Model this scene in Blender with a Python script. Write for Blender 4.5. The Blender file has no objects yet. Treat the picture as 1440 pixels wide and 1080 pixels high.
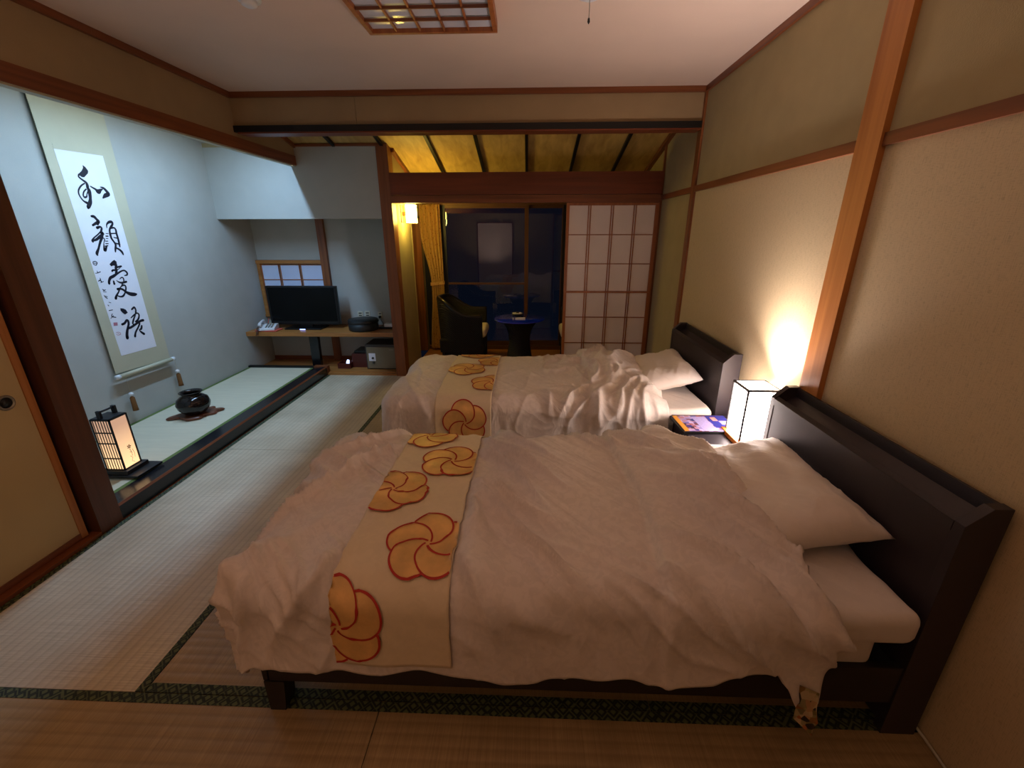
import bpy, bmesh, math, random
from mathutils import Vector, Matrix, noise
C = bpy.context.scene.collection
SC = bpy.context.scene
R = math.radians
random.seed(4)

# ------------------------------------------------------------------ camera
cam_d = bpy.data.cameras.new('camera'); cam = bpy.data.objects.new('camera', cam_d); C.objects.link(cam)
cam_d.sensor_fit = 'HORIZONTAL'; cam_d.sensor_width = 36.0
cam_d.lens = 606.76 / 1440 * 36.0
cam_d.clip_start = 0.03
cam.matrix_world = (Matrix.Translation((0, 0, 1.5)) @ Matrix.Rotation(R(2.1446), 4, 'Z')
                    @ Matrix.Rotation(R(90 - 19.3776), 4, 'X') @ Matrix.Rotation(R(-0.0845), 4, 'Z'))
SC.camera = cam

# ------------------------------------------------------------------ world, lamps, exposure
W = bpy.data.worlds.new('night_sky'); SC.world = W; W.use_nodes = True
wb = W.node_tree.nodes['Background']; wb.inputs[0].default_value = (0.0010, 0.0016, 0.0036, 1); wb.inputs[1].default_value = 1.0

def area(name, loc, size, size_y, power, col, rot=(0, 0, 0), spread=180):
    l = bpy.data.lights.new(name, 'AREA'); l.shape = 'RECTANGLE'; l.size = size; l.size_y = size_y
    l.energy = power; l.color = col; l.spread = R(spread)
    o = bpy.data.objects.new(name, l); o.location = loc; o.rotation_euler = rot; C.objects.link(o); return o
# the fluorescent tube hidden behind the alcove's header beam
area('alcove_tube_light', (-2.348, 3.28, 2.34), 0.032, 1.5, 17.5, (0.43, 0.68, 1.0), (0, 0, 0))
# added warm fill, unseen behind the camera, aimed up to brighten the ceiling
area('warm_fill_light', (-1.0, -0.15, 0.25), 0.3, 0.3, 6.8, (1.0, 0.70, 0.53), (R(180), 0, 0), 110)
# the bulb inside the bedside lamp shining up through its open-topped shade
area('bedside_bulb_light', (1.15, 2.08, 0.782), 0.12, 0.12, 3.7, (1.0, 0.83, 0.77), (R(180), 0, 0), 120)
LAMP_E = 11.5      # bedside lamp paper
SCONCE_E = 27.0    # wall sconce glass
ANDON_E = 0.72      # floor lantern paper
SC.view_settings.view_transform = 'Standard'; SC.view_settings.look = 'None'
SC.view_settings.exposure = 1.0; SC.view_settings.gamma = 1.0; SC.view_settings.use_curve_mapping = False

# ------------------------------------------------------------------ materials
def srgb(c):
    return tuple((x / 255 / 12.92 if x / 255 <= 0.04045 else ((x / 255 + 0.055) / 1.055) ** 2.4) for x in c) + (1,)
class NT:
    def __init__(s, name):
        s.m = bpy.data.materials.new(name); s.m.use_nodes = True; s.t = s.m.node_tree
        s.b = s.t.nodes['Principled BSDF']; s.tc = None
    def n(s, typ, **kw):
        nd = s.t.nodes.new(typ)
        for k, v in kw.items():
            if k in nd.inputs: nd.inputs[k].default_value = v
            else: setattr(nd, k, v)
        return nd
    def l(s, a, b): s.t.links.new(a, b)
    def obj(s, scale=(1, 1, 1), rot=(0, 0, 0)):
        tc = s.n('ShaderNodeTexCoord'); mp = s.n('ShaderNodeMapping')
        mp.inputs['Scale'].default_value = scale; mp.inputs['Rotation'].default_value = rot
        s.l(tc.outputs['Object'], mp.inputs['Vector']); return mp.outputs['Vector']
    def ramp(s, fac, stops):
        r = s.n('ShaderNodeValToRGB'); e = r.color_ramp.elements
        while len(e) < len(stops): e.new(0.5)
        for i, (p, c) in enumerate(stops): e[i].position = p; e[i].color = c
        s.l(fac, r.inputs['Fac']); return r.outputs['Color']
    def bump(s, h, dist=0.002, st=1.0):
        b = s.n('ShaderNodeBump'); b.inputs['Distance'].default_value = dist; b.inputs['Strength'].default_value = st
        s.l(h, b.inputs['Height']); s.l(b.outputs['Normal'], s.b.inputs['Normal'])
def dk(c, f): return (c[0] * f, c[1] * f, c[2] * f, 1)
def plain(name, rgb, rough=0.6, metal=0.0, var=0.06, vs=(6, 6, 6), bs=120, bd=0.0004, spec=0.5, coat=0.0):
    t = NT(name); c = srgb(rgb)
    nz = t.n('ShaderNodeTexNoise', Scale=1.0, Detail=4.0); t.l(t.obj(vs), nz.inputs['Vector'])
    t.l(t.ramp(nz.outputs['Fac'], [(0.3, dk(c, 1 - var)), (0.7, dk(c, 1 + var))]), t.b.inputs['Base Color'])
    t.b.inputs['Roughness'].default_value = rough; t.b.inputs['Metallic'].default_value = metal
    t.b.inputs['Specular IOR Level'].default_value = spec; t.b.inputs['Coat Weight'].default_value = coat
    if bd:
        n2 = t.n('ShaderNodeTexNoise', Scale=float(bs), Detail=2.0); t.l(t.obj(), n2.inputs['Vector']); t.bump(n2.outputs['Fac'], bd)
    return t.m
def wood(name, a, b, axis='z', rough=0.45, f=1.0):
    t = NT(name); sc = {'x': (1.2, 26, 26), 'y': (26, 1.2, 26), 'z': (26, 26, 1.2)}[axis]
    nz = t.n('ShaderNodeTexNoise', Scale=1.0 * f, Detail=6.0, Distortion=0.6); t.l(t.obj(sc), nz.inputs['Vector'])
    t.l(t.ramp(nz.outputs['Fac'], [(0.3, srgb(a)), (0.72, srgb(b))]), t.b.inputs['Base Color'])
    t.b.inputs['Roughness'].default_value = rough; t.bump(nz.outputs['Fac'], 0.0006, 0.6); return t.m
def tatami(name, axis, a, b):
    t = NT(name); v = t.obj()
    wv = t.n('ShaderNodeTexWave', Scale=9.0, Distortion=0.15, Detail=1.0); wv.bands_direction = axis; wv.wave_profile = 'SIN'
    t.l(v, wv.inputs['Vector'])
    sc = (4, 340, 4) if axis == 'X' else (340, 4, 4)
    nz = t.n('ShaderNodeTexNoise', Scale=1.0, Detail=3.0); t.l(t.obj(sc), nz.inputs['Vector'])
    n2 = t.n('ShaderNodeTexNoise', Scale=3.0, Detail=5.0); t.l(v, n2.inputs['Vector'])
    mx = t.n('ShaderNodeMath', operation='MULTIPLY'); t.l(nz.outputs['Fac'], mx.inputs[0]); t.l(n2.outputs['Fac'], mx.inputs[1])
    col = t.ramp(mx.outputs[0], [(0.12, srgb(a)), (0.42, srgb(b))])
    mm = t.n('ShaderNodeMix', data_type='RGBA', blend_type='MULTIPLY'); mm.inputs[0].default_value = 0.55
    t.l(col, mm.inputs[6]); t.l(t.ramp(wv.outputs['Fac'], [(0.0, (0.74, 0.72, 0.66, 1)), (0.35, (1, 1, 1, 1))]), mm.inputs[7])
    t.l(mm.outputs[2], t.b.inputs['Base Color']); t.b.inputs['Roughness'].default_value = 0.42
    t.b.inputs['Specular IOR Level'].default_value = 0.9; t.b.inputs['Sheen Weight'].default_value = 0.2
    ad = t.n('ShaderNodeMath', operation='ADD'); t.l(wv.outputs['Fac'], ad.inputs[0]); t.l(nz.outputs['Fac'], ad.inputs[1])
    t.bump(ad.outputs[0], 0.0012, 0.7); return t.m
def brocade(name, ground, thread):
    t = NT(name); v = t.obj((34, 34, 34), (0, 0, R(45)))
    vo = t.n('ShaderNodeTexVoronoi', Scale=1.0, Randomness=0.25); vo.distance = 'CHEBYCHEV'; t.l(v, vo.inputs['Vector'])
    t.l(t.ramp(vo.outputs['Distance'], [(0.20, srgb(thread)), (0.28, srgb(ground)), (0.42, srgb(ground)), (0.5, srgb(thread))]), t.b.inputs['Base Color'])
    t.b.inputs['Roughness'].default_value = 0.7; return t.m
def emis(name, rgb, e, base=(235, 225, 210), streak=None):
    t = NT(name); t.b.inputs['Base Color'].default_value = srgb(base); t.b.inputs['Emission Color'].default_value = rgb + (1,)
    t.b.inputs['Emission Strength'].default_value = e; t.b.inputs['Roughness'].default_value = 0.7
    if streak:
        nz = t.n('ShaderNodeTexNoise', Scale=1.0, Detail=4.0, Distortion=1.2); t.l(t.obj(streak), nz.inputs['Vector'])
        t.l(t.ramp(nz.outputs['Fac'], [(0.32, (rgb[0] * .03, rgb[1] * .03, rgb[2] * .035, 1)), (0.43, rgb + (1,))]), t.b.inputs['Emission Color'])
        t.bump(nz.outputs['Fac'], 0.002)
    return t.m
def glass(name, tint=(1, 1, 1, 1)):
    t = NT(name); t.b.inputs['Base Color'].default_value = tint; t.b.inputs['Roughness'].default_value = 0.01
    t.b.inputs['Transmission Weight'].default_value = 1.0; t.b.inputs['IOR'].default_value = 1.5; return t.m

M = {}
M['plaster'] = plain('olive_sand_plaster', (172, 156, 116), 0.9, var=0.05, bs=260, bd=0.0008)
M['plaster_alcove'] = plain('grey_green_alcove_plaster', (178, 180, 174), 0.9, var=0.03, bs=260, bd=0.0006)
M['header'] = plain('tan_header_plaster', (166, 142, 106), 0.9, var=0.05, bs=200, bd=0.0006)
M['ceiling'] = plain('pinkish_ceiling_plaster', (228, 204, 188), 0.92, var=0.05, vs=(1.6, 1.6, 1.6), bs=120, bd=0.0006)
def wallpaper():
    t = NT('woven_beige_wallpaper'); c = srgb((196, 176, 140))
    nz = t.n('ShaderNodeTexNoise', Scale=1.0, Detail=4.0); t.l(t.obj((8, 60, 420)), nz.inputs['Vector'])
    n2 = t.n('ShaderNodeTexNoise', Scale=1.0, Detail=2.0); t.l(t.obj((8, 420, 30)), n2.inputs['Vector'])
    ad = t.n('ShaderNodeMath', operation='ADD'); t.l(nz.outputs['Fac'], ad.inputs[0]); t.l(n2.outputs['Fac'], ad.inputs[1])
    t.l(t.ramp(ad.outputs[0], [(0.7, dk(c, 0.84)), (1.25, dk(c, 1.1))]), t.b.inputs['Base Color'])
    t.b.inputs['Roughness'].default_value = 0.75; t.bump(ad.outputs[0], 0.0005, 0.6); return t.m
M['wallpaper'] = wallpaper()
M['wood_z'] = wood('reddish_brown_wood_upright', (112, 62, 32), (150, 90, 48), 'z')
M['wood_y'] = wood('reddish_brown_wood_along', (106, 56, 28), (142, 80, 44), 'y')
M['wood_x'] = wood('reddish_brown_wood_across', (110, 58, 28), (146, 84, 44), 'x')
M['beam'] = wood('deep_red_brown_beam_wood', (108, 50, 24), (132, 64, 32), 'x')
M['wood_dark'] = wood('dark_brown_pillar_wood', (78, 45, 27), (104, 62, 38), 'z')
M['light_z'] = wood('honey_pillar_wood', (168, 104, 50), (198, 132, 70), 'z')
M['muntin'] = wood('light_brown_lattice_wood', (150, 84, 44), (182, 110, 62), 'z')
M['desk'] = wood('honey_brown_board_wood', (150, 96, 46), (188, 128, 66), 'x', 0.4)
M['cedar'] = wood('golden_cedar_board', (176, 142, 78), (214, 182, 110), 'y', 0.6, 0.6)
M['black'] = plain('black_lacquer', (16, 16, 20), 0.25, var=0.05, bd=0)
M['blackrail'] = plain('black_header_rail', (10, 9, 9), 0.5, bd=0)
M['lacq'] = plain('dark_lacquered_sill', (22, 24, 32), 0.22, var=0.1, bd=0)
M['tat_y'] = tatami('straw_tatami_lengthwise', 'X', (190, 172, 142), (226, 212, 184))
M['tat_x'] = tatami('straw_tatami_crosswise', 'Y', (150, 124, 84), (190, 162, 116))
M['tat_pale'] = plain('pale_green_tatami', (212, 204, 178), 0.6, var=0.05, vs=(4, 60, 4), bs=200, bd=0.0006)
M['heri'] = brocade('dark_green_brocade_border', (28, 40, 30), (96, 104, 66))
M['heri_green'] = plain('plain_green_border', (96, 118, 56), 0.7)
M['fusuma'] = plain('cream_sliding_door_paper', (196, 172, 124), 0.85, var=0.05, vs=(3, 3, 3))
M['shoji'] = plain('translucent_shoji_paper', (246, 234, 228), 0.8, var=0.02)
M['shoji_bluelit'] = plain('window_paper_tinted_by_blue_light', (206, 218, 246), 0.8, var=0.02)  # white paper; the bluish light falling on it is put into the colour
M['bed'] = plain('dark_plum_brown_bed_board', (44, 37, 43), 0.42, var=0.06, vs=(3, 30, 3), bd=0)
M['beddark'] = plain('black_brown_bed_frame', (26, 22, 24), 0.5, bd=0)
def cotton(name, rgb, fig=0.05, bd=0.0003, crease=0.8):
    t = NT(name); c = srgb(rgb)
    nz = t.n('ShaderNodeTexNoise', Scale=26.0, Detail=4.0, Distortion=1.5); t.l(t.obj(), nz.inputs['Vector'])
    t.l(t.ramp(nz.outputs['Fac'], [(0.45, dk(c, 1 - fig)), (0.55, c)]), t.b.inputs['Base Color'])
    t.b.inputs['Roughness'].default_value = 0.6; t.b.inputs['Sheen Weight'].default_value = 0.15
    n2 = t.n('ShaderNodeTexNoise', Scale=7.0, Detail=2.0, Distortion=0.4); t.l(t.obj((1, 1, 1)), n2.inputs['Vector']); 
    n3 = t.n('ShaderNodeTexNoise', Scale=1.0, Detail=3.0, Distortion=0.7); m3 = t.n('ShaderNodeMapping'); m3.inputs['Scale'].default_value = (1.3, 7.5, 3); t.l(t.obj((1, 1, 1), (0, 0, R(48))), m3.inputs['Vector']); t.l(m3.outputs['Vector'], n3.inputs['Vector'])
    ab = t.n('ShaderNodeMath', operation='SUBTRACT'); ab.inputs[1].default_value = 0.5; t.l(n3.outputs['Fac'], ab.inputs[0])
    a2 = t.n('ShaderNodeMath', operation='ABSOLUTE'); t.l(ab.outputs[0], a2.inputs[0])
    a3 = t.n('ShaderNodeMath', operation='MULTIPLY_ADD'); a3.inputs[1].default_value = -crease; t.l(a2.outputs[0], a3.inputs[0]); t.l(n2.outputs['Fac'], a3.inputs[2])
    t.bump(a3.outputs[0], bd * 14, 0.6)
    return t.m
M['duvet'] = cotton('white_figured_cotton', (228, 217, 210), 0.07, 0.0007, 5.0)
M['sheet'] = cotton('white_cotton_sheet', (226, 216, 208), 0.02, 0.0005, 3.0)
M['runner'] = cotton('cream_satin_runner', (226, 208, 176), 0.03)
M['gold'] = plain('gold_satin_petal', (226, 178, 108), 0.45, metal=0.08, var=0.25, vs=(9, 9, 9), bs=60, bd=0.001)
M['red'] = plain('red_embroidered_outline', (178, 34, 20), 0.6, bd=0)
def floral():
    t = NT('floral_print_lining'); vo = t.n('ShaderNodeTexVoronoi', Scale=55.0); t.l(t.obj(), vo.inputs['Vector'])
    t.l(t.ramp(vo.outputs['Color'], [(0.2, srgb((40, 36, 26))), (0.35, srgb((190, 176, 130))), (0.5, srgb((120, 112, 60))), (0.62, srgb((176, 90, 40))), (0.75, srgb((200, 180, 140)))]), t.b.inputs['Base Color'])
    return t.m
M['floral'] = floral()
M['mount'] = plain('greyish_silk_mount', (190, 186, 160), 0.7, var=0.03, bs=300)
M['paper'] = plain('white_rice_paper', (232, 232, 240), 0.85, var=0.02, bd=0)
M['ink'] = plain('black_brush_ink', (14, 14, 30), 0.6, bd=0)
M['seal'] = plain('faded_red_seal', (190, 120, 134), 0.8, bd=0)
M['ceramic'] = plain('white_ceramic', (226, 228, 230), 0.2, bd=0)
M['tassel'] = plain('brown_silk_tassel', (120, 78, 34), 0.8)
M['glaze'] = plain('dark_brown_pot_glaze', (26, 18, 16), 0.12, var=0.5, vs=(10, 10, 22), bs=40, bd=0.001)
M['burl'] = wood('brown_root_wood', (84, 46, 30), (126, 76, 50), 'x', 0.35)
M['plastic_k'] = plain('black_plastic', (12, 12, 14), 0.3, bd=0)
M['screen'] = plain('black_tv_screen', (4, 4, 5), 0.2, bd=0, spec=0.25)
M['plastic_w'] = plain('white_plastic', (226, 228, 232), 0.35, bd=0)
M['metal'] = plain('brushed_grey_metal', (150, 140, 124), 0.4, 0.6, bd=0)
M['safe'] = plain('khaki_grey_safe_paint', (124, 112, 88), 0.45, bd=0)
M['safed'] = plain('dark_grey_safe_body', (58, 54, 50), 0.5, bd=0)
M['redwood'] = plain('dark_red_lacquer', (84, 30, 24), 0.35, bd=0)
M['coral'] = plain('coral_pink_cloth', (208, 92, 76), 0.8)
M['leather'] = plain('black_leatherette', (24, 26, 28), 0.45, bs=400, bd=0.0006)
M['outlet'] = plain('ivory_outlet_plate', (206, 202, 180), 0.5, bd=0)
M['alu'] = plain('bronze_window_frame', (96, 64, 38), 0.45, 0.2, bd=0)
M['navy'] = plain('dark_navy_jamb', (12, 16, 34), 0.5, bd=0)
M['glass'] = glass('window_glass', (0.92, 0.96, 1, 1))
M['blueglass'] = plain('blue_glass_top', (4, 40, 200), 0.08, var=0.05, bd=0, coat=0.5)
def rattan():
    t = NT('black_woven_rattan'); v = t.obj()
    w1 = t.n('ShaderNodeTexWave', Scale=26.0); w1.bands_direction = 'Z'; t.l(v, w1.inputs['Vector'])
    w2 = t.n('ShaderNodeTexWave', Scale=26.0); w2.bands_direction = 'DIAGONAL'; t.l(v, w2.inputs['Vector'])
    mx = t.n('ShaderNodeMath', operation='MULTIPLY'); t.l(w1.outputs['Fac'], mx.inputs[0]); t.l(w2.outputs['Fac'], mx.inputs[1])
    t.l(t.ramp(mx.outputs[0], [(0.1, srgb((7, 6, 6))), (0.8, srgb((34, 29, 26)))]), t.b.inputs['Base Color'])
    t.b.inputs['Roughness'].default_value = 0.65; t.bump(mx.outputs[0], 0.010, 1.0); return t.m
M['rattan'] = rattan()
def curtain():
    t = NT('gold_striped_curtain_fabric'); v = t.obj((1, 1, 1))
    vo = t.n('ShaderNodeTexVoronoi', Scale=1.0); t.l(t.obj((40, 40, 26)), vo.inputs['Vector'])
    t.l(t.ramp(vo.outputs['Distance'], [(0.12, srgb((140, 88, 36))), (0.3, srgb((206, 164, 96)))]), t.b.inputs['Base Color'])
    t.b.inputs['Roughness'].default_value = 0.8; return t.m
M['curtain'] = curtain()
M['lamp_paper'] = emis('glowing_washi_lamp_paper', (1.0, 0.83, 0.77), LAMP_E, streak=(6, 6, 110))
M['lamp_top'] = emis('glowing_lamp_top_paper', (1.0, 0.83, 0.77), LAMP_E * .8)
M['sconce'] = emis('glowing_sconce_glass', (1.0, 0.72, 0.13), SCONCE_E)
def andon():
    t = NT('glowing_lantern_paper'); tc = t.n('ShaderNodeTexCoord'); sp = t.n('ShaderNodeSeparateXYZ'); t.l(tc.outputs['Object'], sp.inputs[0])
    t.b.inputs['Base Color'].default_value = srgb((220, 190, 160))
    # the bulb sits low inside: the paper glows more near the bottom
    t.l(t.ramp(sp.outputs['Z'], [(0.05, (1, .62, .30, 1)), (0.32, (.36, .21, .14, 1))]), t.b.inputs['Emission Color'])
    t.b.inputs['Emission Strength'].default_value = ANDON_E; return t.m
M['andon'] = andon()
M['orange'] = wood('orange_lamp_base_wood', (196, 104, 30), (226, 140, 56), 'x', 0.35)
M['lampplate'] = plain('milky_lamp_cover', (212, 218, 232), 0.12, bd=0)
M['led_blue'] = emis('blue_indicator_light', (0.2, 0.3, 1.0), 6.0)
M['led_red'] = emis('red_indicator_light', (1.0, 0.05, 0.08), 3.0)
M['led_white'] = emis('phone_screen_glow', (0.5, 0.65, 1.0), 1.2)

# ------------------------------------------------------------------ mesh helpers
def link(name, me, m, parent=None, smooth=False):
    o = bpy.data.objects.new(name, me); C.objects.link(o)
    if m is not None and not me.materials: me.materials.append(M[m])
    if parent is not None: o.parent = parent
    if smooth:
        for p in me.polygons: p.use_smooth = True
    return o
def wloc(p):
    v = Vector((0, 0, 0))
    while p is not None: v = v + p.location; p = p.parent
    return v
def tag(o, label=None, cat=None, group=None, kind=None):
    for k, v in (('label', label), ('category', cat), ('group', group), ('kind', kind)):
        if v: o[k] = v
    return o
def empty(name, loc, rz=0, label=None, cat=None, group=None):
    o = bpy.data.objects.new(name, None); C.objects.link(o); o.location = loc; o.rotation_euler = (0, 0, rz)
    o.empty_display_size = 0.05
    return tag(o, label, cat, group)
def bx(bm, x0, x1, y0, y1, z0, z1, bev=0.0, seg=2, mtx=None):
    r = bmesh.ops.create_cube(bm, size=1.0); vs = r['verts']
    for v in vs:
        v.co = Vector(((x0 + x1) / 2 + v.co.x * (x1 - x0), (y0 + y1) / 2 + v.co.y * (y1 - y0), (z0 + z1) / 2 + v.co.z * (z1 - z0)))
        if mtx: v.co = mtx @ v.co
    if bev > 0:
        es = list({e for v in vs for e in v.link_edges})
        bmesh.ops.bevel(bm, geom=es, offset=bev, segments=seg, profile=0.5, affect='EDGES', clamp_overlap=True)
def fin(name, bm, m, parent=None, world=True, smooth=False):
    """link bm as one object; world=True: coordinates are world ones and are made relative to the (unrotated) parent"""
    if parent is not None and world: bmesh.ops.translate(bm, verts=bm.verts, vec=-wloc(parent))
    bmesh.ops.recalc_face_normals(bm, faces=bm.faces)
    me = bpy.data.meshes.new(name); bm.to_mesh(me); bm.free()
    return link(name, me, m, parent, smooth)
def box(name, m, x0, x1, y0, y1, z0, z1, parent=None, bev=0.0, world=True, seg=2):
    bm = bmesh.new(); bx(bm, x0, x1, y0, y1, z0, z1, bev, seg); return fin(name, bm, m, parent, world)
def struct(name, m, *a, **k):
    o = box(name, m, *a, **k); o['kind'] = 'structure'; return o
def lathe(name, m, prof, parent=None, center=(0, 0, 0), n=32, world=True, cap=True):
    bm = bmesh.new(); rings = []
    for r, z in prof:
        rings.append([bm.verts.new((center[0] + r * math.cos(2 * math.pi * i / n), center[1] + r * math.sin(2 * math.pi * i / n), center[2] + z)) for i in range(n)])
    for a, b in zip(rings, rings[1:]):
        for i in range(n): bm.faces.new((a[i], a[(i + 1) % n], b[(i + 1) % n], b[i]))
    if cap: bm.faces.new(rings[0][::-1]); bm.faces.new(rings[-1])
    return fin(name, bm, m, parent, world, smooth=True)
def tube(name, m, pts, r, parent=None, n=8, world=True, cyclic=False):
    bm = bmesh.new(); rings = []; P = [Vector(p) for p in pts]
    up0 = None
    for i, p in enumerate(P):
        t = (P[min(i + 1, len(P) - 1)] - P[max(i - 1, 0)]).normalized()
        if up0 is None: up0 = Vector((0, 0, 1)) if abs(t.z) < .9 else Vector((1, 0, 0))
        a = t.cross(up0)
        if a.length < 1e-5: a = t.cross(Vector((0, 1, 0)))
        a.normalize(); b = a.cross(t).normalized(); up0 = b
        rr = r[i] if isinstance(r, (list, tuple)) else r
        rings.append([bm.verts.new(p + a * rr * math.cos(2 * math.pi * k / n) + b * rr * math.sin(2 * math.pi * k / n)) for k in range(n)])
    for a, b in zip(rings, rings[1:]):
        for i in range(n): bm.faces.new((a[i], a[(i + 1) % n], b[(i + 1) % n], b[i]))
    bm.faces.new(rings[0][::-1]); bm.faces.new(rings[-1])
    return fin(name, bm, m, parent, world, smooth=True)
def prism(name, m, poly, axis, a, b, parent=None, world=True, bev=0):
    """extrude a 2D polygon along axis from a to b; poly in the two other axes (cyclic order: y->(x,z), x->(y,z), z->(x,y))"""
    bm = bmesh.new()
    def mk(u, v, w): return {'x': (w, u, v), 'y': (u, w, v), 'z': (u, v, w)}[axis]
    A = [bm.verts.new(mk(u, v, a)) for u, v in poly]; B = [bm.verts.new(mk(u, v, b)) for u, v in poly]
    n = len(poly); bm.faces.new(A); bm.faces.new(B[::-1])
    for i in range(n): bm.faces.new((A[i], B[i], B[(i + 1) % n], A[(i + 1) % n]))
    if bev: bmesh.ops.bevel(bm, geom=list(bm.edges), offset=bev, segments=2, profile=0.5, affect='EDGES')
    return fin(name, bm, m, parent, world)
def clone(o, parent=None):
    c = o.copy(); C.objects.link(c)
    if parent is not None: c.parent = parent
    for ch in list(o.children): clone(ch, c)
    return c
def copy_part(src, name, parent, dx, dy, dz):
    c = src.copy(); c.name = name; C.objects.link(c); c.parent = parent; c.location = Vector(src.location) + Vector((dx, dy, dz)); return c

XL, XR, YB, YT, XT, ZC = -2.2273, 1.2625, 3.636, 4.5, -3.11, 2.474
BACK = -0.85
def slope(y): return 2.28 - 0.25 * (y - 4.5)
# ------------------------------------------------------------------ floor and mats
floor = struct('floor', 'desk', -3.3, 1.45, BACK - .1, 4.5, -0.10, -0.012)
BW = 0.034
def mat(x0, x1, y0, y1, along):
    g = 0.0015
    m = box('tatami_mat', 'tat_y' if along == 'y' else 'tat_x', x0 + g, x1 - g, y0 + g, y1 - g, -0.012, 0.0, floor)
    if along == 'y': bs = [(x0 + g, x0 + BW, y0 + g, y1 - g), (x1 - BW, x1 - g, y0 + g, y1 - g)]
    else: bs = [(x0 + g, x1 - g, y0 + g, y0 + BW), (x0 + g, x1 - g, y1 - BW, y1 - g)]
    for b in bs: box('cloth_border', 'heri', *b, -0.002, 0.0016, m)
XA = -1.313; YF = 1.006
for y0, y1 in ((YF, 2.753), (2.753, 4.5)): mat(XL, XA, y0, y1, 'y')
for i in range(4):
    y0 = YF + i * 0.8735; y1 = y0 + 0.8735
    mat(XA, 0.42, y0, y1, 'x'); mat(0.42, XR, y0, y1, 'x')
mat(XL, -0.48, 0.09, YF, 'x'); mat(-0.48, XR, 0.09, YF, 'x')
mat(XL, -0.48, BACK, 0.09, 'x'); mat(-0.48, XR, BACK, 0.09, 'x')
hf = struct('floor', 'desk', -1.33, XR + .1, 4.5, 5.9, -0.10, -0.005)
for i in range(9):
    y0 = 4.5 + i * .155; box('floorboard', 'desk', -1.33, XR, y0 + .001, y0 + .154, -.005, .004, hf)

# ------------------------------------------------------------------ right wall
wr = struct('wall_right', 'plaster', XR, XR + .1, BACK - .1, 5.9, -.05, 2.6)
def panel(m, y0, y1, z0, z1, name='wall_panel'): return box(name, m, XR - .006, XR + .01, y0, y1, z0, z1, wr)
ZR = 1.786
panel('wallpaper', BACK, 1.765, 0, ZR); panel('wallpaper', 1.889, YB - .03, 0, ZR)
panel('plaster', BACK, 1.765, ZR + .04, ZC); panel('plaster', 1.889, YB - .03, ZR + .04, ZC)
def trim(m, *a, **k): return struct('trim', m, *a, **k)
trim('light_z', XR - .03, XR + .02, 1.765, 1.889, 0, ZC)                       # broad pillar
trim('wood_z', XR - .022, XR + .02, YB - .03, YB + .045, 0, ZC)                # slim post below the header
trim('wood_y', XR - .02, XR + .02, BACK, 1.765, ZR, ZR + .042); trim('wood_y', XR - .02, XR + .02, 1.889, YB - .03, ZR, ZR + .042)
trim('wood_y', XR - .02, XR + .02, YB + .045, 4.5, ZR, ZR + .042)
trim('wood_y', XR - .022, XR + .01, BACK, YB, ZC - .036, ZC)
trim('wood_z', XR - .018, XR + .02, 4.5, 4.53, 0, 2.26)
# ------------------------------------------------------------------ header wall
wh = struct('wall_header', 'header', XL, XR, YB + .004, YB + .10, 2.24, 2.62)
hx = -1.29
box('wall_panel', 'header', XL, hx - .0015, YB - .004, YB + .008, 2.256, ZC, wh); box('wall_panel', 'header', hx + .0015, XR, YB - .004, YB + .008, 2.256, ZC, wh)
trim('blackrail', XL + .004, XR - .02, YB - .028, YB + .104, 2.213, 2.256)
trim('beam', XL + .03, XR - .022, YB - .022, YB + .1, 2.203, 2.213)
trim('wood_x', XL, XR, YB - .026, YB, ZC - .036, ZC)
# ------------------------------------------------------------------ ceiling
struct('ceiling', 'ceiling', XL, XR + .1, BACK - .1, YB + .05, ZC, ZC + .1)
struct('ceiling', 'plaster_alcove', XT - .1, XL - .05, 1.85, 5.2, 2.47, 2.57)
# sloping board ceiling
ribs = [-2.29, -1.84, -1.385, -0.935, -0.49, -0.03, 0.435, 0.885, 1.28]
cs = bpy.data.objects.new('ceiling', None); C.objects.link(cs); cs['kind'] = 'structure'; cs.location = (0, 4.5, 2.28)
def sloped(name, m, x0, x1, y0, y1, dz0, dz1):
    bm = bmesh.new(); bx(bm, x0, x1, y0, y1, 0, 1)
    for v in bm.verts: v.co.z = slope(v.co.y) + (dz1 if v.co.z > .5 else dz0)
    return fin(name, bm, m, cs)
for a, b in zip(ribs, ribs[1:]): sloped('ceiling_board', 'cedar', a + .001, b - .001, YB + .1, 5.9, 0.006, 0.03)
for r in ribs[1:-1]: sloped('batten', 'blackrail', r - .014, r + .014, YB + .1, 5.85, -.022, .006)
sloped('edge_trim', 'wood_y', 1.225, 1.262, YB + .1, 5.85, -.03, .006)
sloped('edge_trim', 'wood_y', XL - .02, XL + .02, YB + .1, 4.5, -.03, .006)
sloped('edge_trim', 'wood_y', -1.34, -1.305, 4.6, 5.85, -.03, .006)
# ------------------------------------------------------------------ left wall: header above the alcove, fusuma, pillar
wl = struct('wall_left', 'header', XL - .05, XL, BACK - .1, 4.5, 2.18, 2.60)
struct('wall_left', 'header', XL - .09, XL - .03, BACK - .1, 1.80, 1.80, 2.2)
trim('wood_y', XL - .05, XL + .006, 1.80, 4.5, 2.104, 2.185)
trim('wood_y', XL - .02, XL + .006, BACK, 1.80, 2.104, 2.185)
trim('mount', XL - .048, XL - .002, 1.93, 4.5, 2.094, 2.104)  # pale strip painting the lamplight on the beam's underside
trim('wood_y', XL, XL + .022, BACK, YB, ZC - .036, ZC)
trim('wood_dark', XL - .13, XL + .002, 1.80, 1.925, 0, 2.104)
struct('wall_alcove', 'plaster_alcove', XT - .1, XL - .13, 1.83, 1.92, 0, 2.5)
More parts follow.
